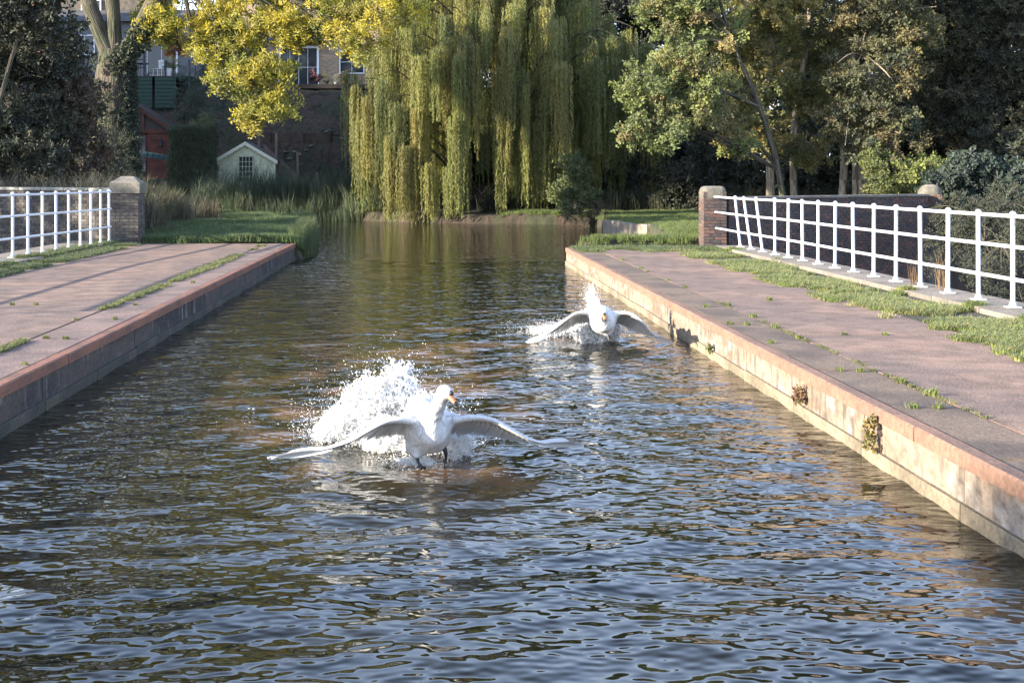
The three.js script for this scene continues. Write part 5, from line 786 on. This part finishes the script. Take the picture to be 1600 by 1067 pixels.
function makeSwan(label, pos, turn, P) {
  const t = thing('swan', label, 'swan', pos, 'swans taking off'); t.rotation.y = turn;
  const chains = P.chains, all = chains.flat(), lo = [0, 1, 2].map((k) => Math.min(...all.map((p) => p[k] - p[3])) - 0.05), hi = [0, 1, 2].map((k) => Math.max(...all.map((p) => p[k] + p[3])) + 0.05);
  const f = (x, y, z) => { let d = 1; chains.forEach((ch, n) => { let e = 1; for (let i = 0; i < ch.length - 1; i++) e = smin(e, capsule(x, y, z, ch[i], ch[i + 1]), 0.035); d = n ? smin(d, e, 0.05) : e; }); return d + 0.0035 * noise3(x * 30, y * 30, z * 16); };
  part('body', planar(surface(f, lo, hi, 0.0085), [0, 0]), M.plumage, t);
  for (const w of P.wings) wing(t, w.spine, w);
  const H = V(...P.head), d = V(...P.look).normalize(), sd = V(0, 1, 0).cross(d).normalize(), up = d.clone().cross(sd);
  const on = (a, b, c) => H.clone().addScaledVector(d, a).addScaledVector(up, b).addScaledVector(sd, c), basis = new THREE.Matrix4().makeBasis(sd, up, d);
  const bl = (pts) => { const g = new THREE.BufferGeometry(), po = [], ix = [], m = 12; pts.forEach(([z, w, h, y]) => { for (let j = 0; j < m; j++) { const a = j / m * Math.PI * 2; po.push(Math.cos(a) * w, y + Math.sin(a) * h, z); } }); for (let i = 0; i < pts.length - 1; i++) for (let j = 0; j < m; j++) { const a = i * m + j, b = i * m + (j + 1) % m; ix.push(a, b, a + m, b, b + m, a + m); } g.setAttribute('position', new THREE.Float32BufferAttribute(po, 3)); g.setIndex(ix); g.computeVertexNormals(); return g.applyMatrix4(basis.clone().setPosition(H)); };
  const bill = part('bill', bl([[0.02, 0.0255, 0.024, -0.004], [0.04, 0.022, 0.021, -0.007], [0.07, 0.017, 0.0145, -0.014], [0.10, 0.0165, 0.010, -0.018], [0.115, 0.012, 0.006, -0.02], [0.12, 0.001, 0.001, -0.02]]), M.bill, t);
  part('bill_tip', bl([[0.10, 0.0172, 0.011, -0.018], [0.112, 0.0142, 0.0085, -0.0195], [0.1225, 0.007, 0.005, -0.022], [0.124, 0.001, 0.001, -0.022]]), M.legBlack, bill);
  part('bill_knob', new THREE.SphereGeometry(1, 12, 9).scale(0.0165, 0.0165, 0.02).applyMatrix4(basis.clone().setPosition(on(0.04, 0.019, 0))), M.legBlack, bill);
  part('bill_edge', bl([[0.018, 0.0268, 0.0075, -0.018], [0.05, 0.0225, 0.006, -0.02], [0.09, 0.0178, 0.0045, -0.0255], [0.118, 0.008, 0.003, -0.026]]), M.legBlack, bill);
  part('mask', bl([[0.004, 0.029, 0.0245, 0.002], [0.018, 0.0285, 0.0262, 0.001], [0.03, 0.0258, 0.0252, -0.001], [0.034, 0.02, 0.02, -0.003]]), M.legBlack, bill);
  for (const s of [-1, 1]) part('eye', new THREE.SphereGeometry(0.0075, 10, 8).translate(...on(0.006, 0.012, s * 0.0305).toArray()), M.eye, t);
  for (const leg of P.legs) {
    const pts = leg.pts.map((p) => V(...p)), l = part('leg', limb(pts, (s) => 0.0135 + 0.004 * Math.sin(s * 6.3), 10, 8), M.legBlack, t), e = pts[pts.length - 1];
    const toe = leg.toes.map((q) => V(...q).add(e)), gs = toe.map((q) => limb([e, e.clone().lerp(q, 0.5).add(V(0, 0.008, 0)), q], [0.009, 0.005], 4, 6)), so = new Soup(); for (let i = 0; i < toe.length - 1; i++) { so.tri(e.toArray(), toe[i].toArray(), toe[i + 1].toArray()); }
    part('foot', merge([...gs, planar(so.geo())]), M.legBlack, l);
  }
  return t;
}
makeSwan('nearer swan running over the water with outstretched wings', [0, 0, -8.5], 0.2, {
  chains: [
    [[0, 0.36, -0.52, 0.025], [0, 0.315, -0.38, 0.085], [-0.005, 0.265, -0.2, 0.138], [-0.008, 0.245, -0.02, 0.148], [-0.005, 0.262, 0.07, 0.120]],
    [[-0.012, 0.30, 0.05, 0.10], [-0.012, 0.345, 0.13, 0.068], [-0.004, 0.405, 0.20, 0.047], [0.008, 0.465, 0.26, 0.040], [0.022, 0.525, 0.315, 0.035], [0.031, 0.551, 0.35, 0.035]],
    [[0.022, 0.553, 0.33, 0.035], [0.04, 0.549, 0.372, 0.030]],
    [[-0.075, 0.20, -0.08, 0.085], [-0.10, 0.125, -0.03, 0.05], [-0.095, 0.085, 0.0, 0.024]],
    [[0.07, 0.2, -0.1, 0.08], [0.07, 0.15, -0.03, 0.045], [0.066, 0.135, 0.0, 0.022]],
    [[-0.09, 0.315, 0.03, 0.06], [-0.16, 0.335, 0.11, 0.035]], [[0.09, 0.315, 0.03, 0.06], [0.16, 0.335, 0.11, 0.035]],
  ],
  head: [0.034, 0.551, 0.36], look: [0.46, -0.36, 0.83],
  wings: [
    { spine: [[-0.13, 0.33, 0.140], [-0.24, 0.352, 0.180], [-0.34, 0.345, 0.210], [-0.46, 0.295, 0.230], [-0.56, 0.24, 0.220], [-0.68, 0.195, 0.180], [-0.78, 0.168, 0.130]], chord: 0.15, back0: [0.05, -0.42, -1], back1: [-0.3, -0.2, -1], tip: [-0.95, -0.13, -0.38], sec: 0.36, pri: 0.33 },
    { spine: [[0.13, 0.33, 0.140], [0.24, 0.350, 0.180], [0.36, 0.338, 0.210], [0.48, 0.278, 0.230], [0.60, 0.21, 0.220], [0.70, 0.17, 0.180], [0.79, 0.148, 0.130]], chord: 0.15, back0: [-0.05, -0.45, -1], back1: [0.3, -0.16, -1], tip: [0.95, -0.06, -0.38], sec: 0.36, pri: 0.31 },
  ],
  legs: [
    { pts: [[-0.095, 0.10, 0.0], [-0.09, 0.07, 0.0], [-0.085, 0.045, 0.02], [-0.07, 0.015, 0.05]], toes: [[-0.02, -0.02, 0.07], [0.015, -0.025, 0.08], [0.045, -0.02, 0.06]] },
    { pts: [[0.062, 0.15, -0.02], [0.085, 0.135, 0.02], [0.10, 0.10, 0.03], [0.102, 0.05, 0.02], [0.10, -0.01, 0.03]], toes: [[-0.04, -0.03, 0.07], [0, -0.03, 0.09], [0.04, -0.03, 0.07]] },
  ],
});
makeSwan('farther swan flapping beside the right canal wall', [1.99, 0.035, -14.65], 0, {
  chains: [
    [[0, 0.33, -0.55, 0.025], [0, 0.30, -0.40, 0.085], [0, 0.265, -0.2, 0.138], [-0.01, 0.245, -0.02, 0.14], [-0.01, 0.25, 0.12, 0.115]],
    [[-0.01, 0.27, 0.08, 0.10], [-0.03, 0.32, 0.2, 0.066], [-0.05, 0.355, 0.34, 0.047], [-0.068, 0.385, 0.48, 0.041], [-0.084, 0.402, 0.60, 0.036]],
    [[-0.084, 0.404, 0.60, 0.036], [-0.087, 0.398, 0.65, 0.03]],
    [[0.05, 0.2, -0.06, 0.085], [0.045, 0.13, 0.02, 0.045], [0.04, 0.10, 0.03, 0.02]], [[-0.06, 0.2, -0.25, 0.06], [-0.05, 0.2, -0.4, 0.03]],
    [[-0.10, 0.30, -0.05, 0.06], [-0.16, 0.325, -0.02, 0.035]], [[0.10, 0.30, -0.05, 0.06], [0.16, 0.325, -0.02, 0.035]],
  ],
  head: [-0.087, 0.400, 0.64], look: [0.05, -0.5, 1],
  wings: [
    { spine: [[-0.12, 0.315, -0.02], [-0.22, 0.345, 0.02], [-0.33, 0.335, 0.06], [-0.44, 0.265, 0.08], [-0.54, 0.185, 0.07], [-0.62, 0.12, 0.04], [-0.69, 0.07, 0.0]], chord: 0.15, back0: [0.05, -0.34, -1], back1: [0.2, -0.3, -1], tip: [-0.85, -0.30, -0.42], sec: 0.36, pri: 0.24 },
    { spine: [[0.12, 0.315, -0.02], [0.22, 0.342, 0.02], [0.33, 0.325, 0.06], [0.42, 0.255, 0.08], [0.50, 0.17, 0.07], [0.56, 0.10, 0.04], [0.62, 0.055, 0.0]], chord: 0.15, back0: [-0.05, -0.34, -1], back1: [-0.2, -0.3, -1], tip: [0.85, -0.28, -0.42], sec: 0.36, pri: 0.22 },
  ],
  legs: [{ pts: [[0.045, 0.12, 0.03], [0.048, 0.085, 0.04], [0.05, 0.045, 0.06], [0.045, 0.02, 0.07]], toes: [[-0.075, -0.03, 0.02], [-0.02, -0.02, 0.07], [0.05, 0.0, 0.02]] }],
});

// ---------------------------------------------------------------- splashes
M.froth = new THREE.MeshPhysicalMaterial({ color: new THREE.Color().setRGB(0.93, 0.925, 0.91), roughness: 0.95, transmission: 0.5, thickness: 0, side: THREE.DoubleSide });
const drop = new THREE.IcosahedronGeometry(1, 1);
// envelope lumps [x, y, z, rx, ry, rz]; froth is a lacy sheet cut out of it by noise, spray is drops thrown off it
function splash(name, label, lumps, cell, drops, spread, flecks) {
  const t = thing(name, label, 'splash');
  const lo = [0, 1, 2].map((k) => Math.min(...lumps.map((l) => l[k] - l[k + 3])) - 0.06), hi = [0, 1, 2].map((k) => Math.max(...lumps.map((l) => l[k] + l[k + 3])) + 0.06); lo[1] = Math.max(lo[1], -0.03);
  const env = (x, y, z) => { let d = 9; for (const l of lumps) d = Math.min(d, Math.hypot((x - l[0]) / l[3], (y - l[1]) / l[4], (z - l[2]) / l[5]) - 1); return d; };
  const f = (x, y, z) => { const e = env(x, y, z) + 0.45 * fbm(x * 6, y * 6, z * 6, 3); const r = Math.abs(fbm(x * 15 + 5, y * 12, z * 15, 3)) - 0.075 + 0.16 * clamp(e + 0.35); const s = Math.abs(fbm(x * 26, y * 20 + 4, z * 26, 2)) - 0.085; return Math.max(e * 0.25, Math.min(r, s) * 0.2 + 0.02 * clamp(e + 0.6)); };
  const g = surface(f, lo, hi, cell); part('froth', g, M.froth, t).userData.kind = 'stuff';
  const l = [];
  for (let i = 0; i < drops; i++) {
    const b = lumps[Math.floor(rnd() * lumps.length)], d = V(gauss(), Math.abs(gauss()) * 1.0, gauss()).normalize(), r = 0.75 + Math.pow(rnd(), 2.2) * spread, p = V(b[0] + d.x * b[3] * r, b[1] + d.y * b[4] * (0.8 + (r - 0.75) * 0.6) - rnd() * b[4] * 0.8, b[2] + d.z * b[5] * r);
    if (p.y < 0.005) p.y = 0.004 + rnd() * 0.03;
    const s = 0.0011 + 0.005 * Math.pow(rnd(), 4) * (r > 1.2 ? 0.45 : 1); l.push({ p, q: turnTo(V(d.x + gauss() * 0.4, d.y + 0.4, d.z).normalize(), 0), s: V(s, s * rr(1, 2.2), s) });
  }
  instanced('droplets', drop, M.froth, l, t, 'stuff');
  const fl = [];                                            // bubbles and flecks floating round it
  for (let i = 0; i < flecks; i++) { const b = lumps[Math.floor(rnd() * lumps.length)], a = rnd() * 6.28, r = 0.3 + Math.pow(rnd(), 1.5) * 2.6, x = b[0] + Math.cos(a) * r * 0.35, z = b[2] + Math.sin(a) * r * 0.55 - 0.25; if (fbm(x * 3, z * 2, 5) < -0.02 || z > lumps[0][2] + 0.3) continue; const s = 0.0012 + 0.0045 * Math.pow(rnd(), 3); fl.push({ p: V(x, 0.008 + rnd() * 0.012, z), q: turnTo(Y.clone(), rnd() * 6), s: V(s * rr(1, 2.2), s * 0.5, s * rr(1, 1.6)) }); }
  instanced('foam_flecks', drop, M.froth, fl, t, 'stuff');
}
splash('water_splash', 'big white splash thrown up behind the nearer swan', [[-0.42, 0.20, -9.45, 0.26, 0.30, 0.22], [-0.24, 0.26, -9.5, 0.2, 0.30, 0.2], [-0.62, 0.10, -9.45, 0.2, 0.16, 0.2], [-0.08, 0.16, -9.4, 0.22, 0.22, 0.2], [-0.75, 0.05, -9.4, 0.12, 0.1, 0.14], [-0.32, 0.06, -9.1, 0.2, 0.16, 0.16], [0.18, 0.08, -8.85, 0.12, 0.17, 0.12], [-0.02, 0.05, -8.95, 0.2, 0.1, 0.12], [-0.1, 0.015, -8.6, 0.13, 0.03, 0.1]], 0.0095, 16000, 1.9, 7000);
splash('water_splash', 'spray thrown up behind the farther swan', [[1.75, 0.08, -15.7, 0.3, 0.14, 0.25], [2.0, 0.2, -15.5, 0.14, 0.26, 0.16], [1.45, 0.05, -15.6, 0.25, 0.09, 0.22], [1.9, 0.08, -14.95, 0.24, 0.16, 0.16], [2.1, 0.12, -15.1, 0.18, 0.18, 0.16], [1.98, 0.45, -15.7, 0.06, 0.2, 0.08]], 0.013, 8000, 1.9, 3500);
renderer.render(scene, camera);
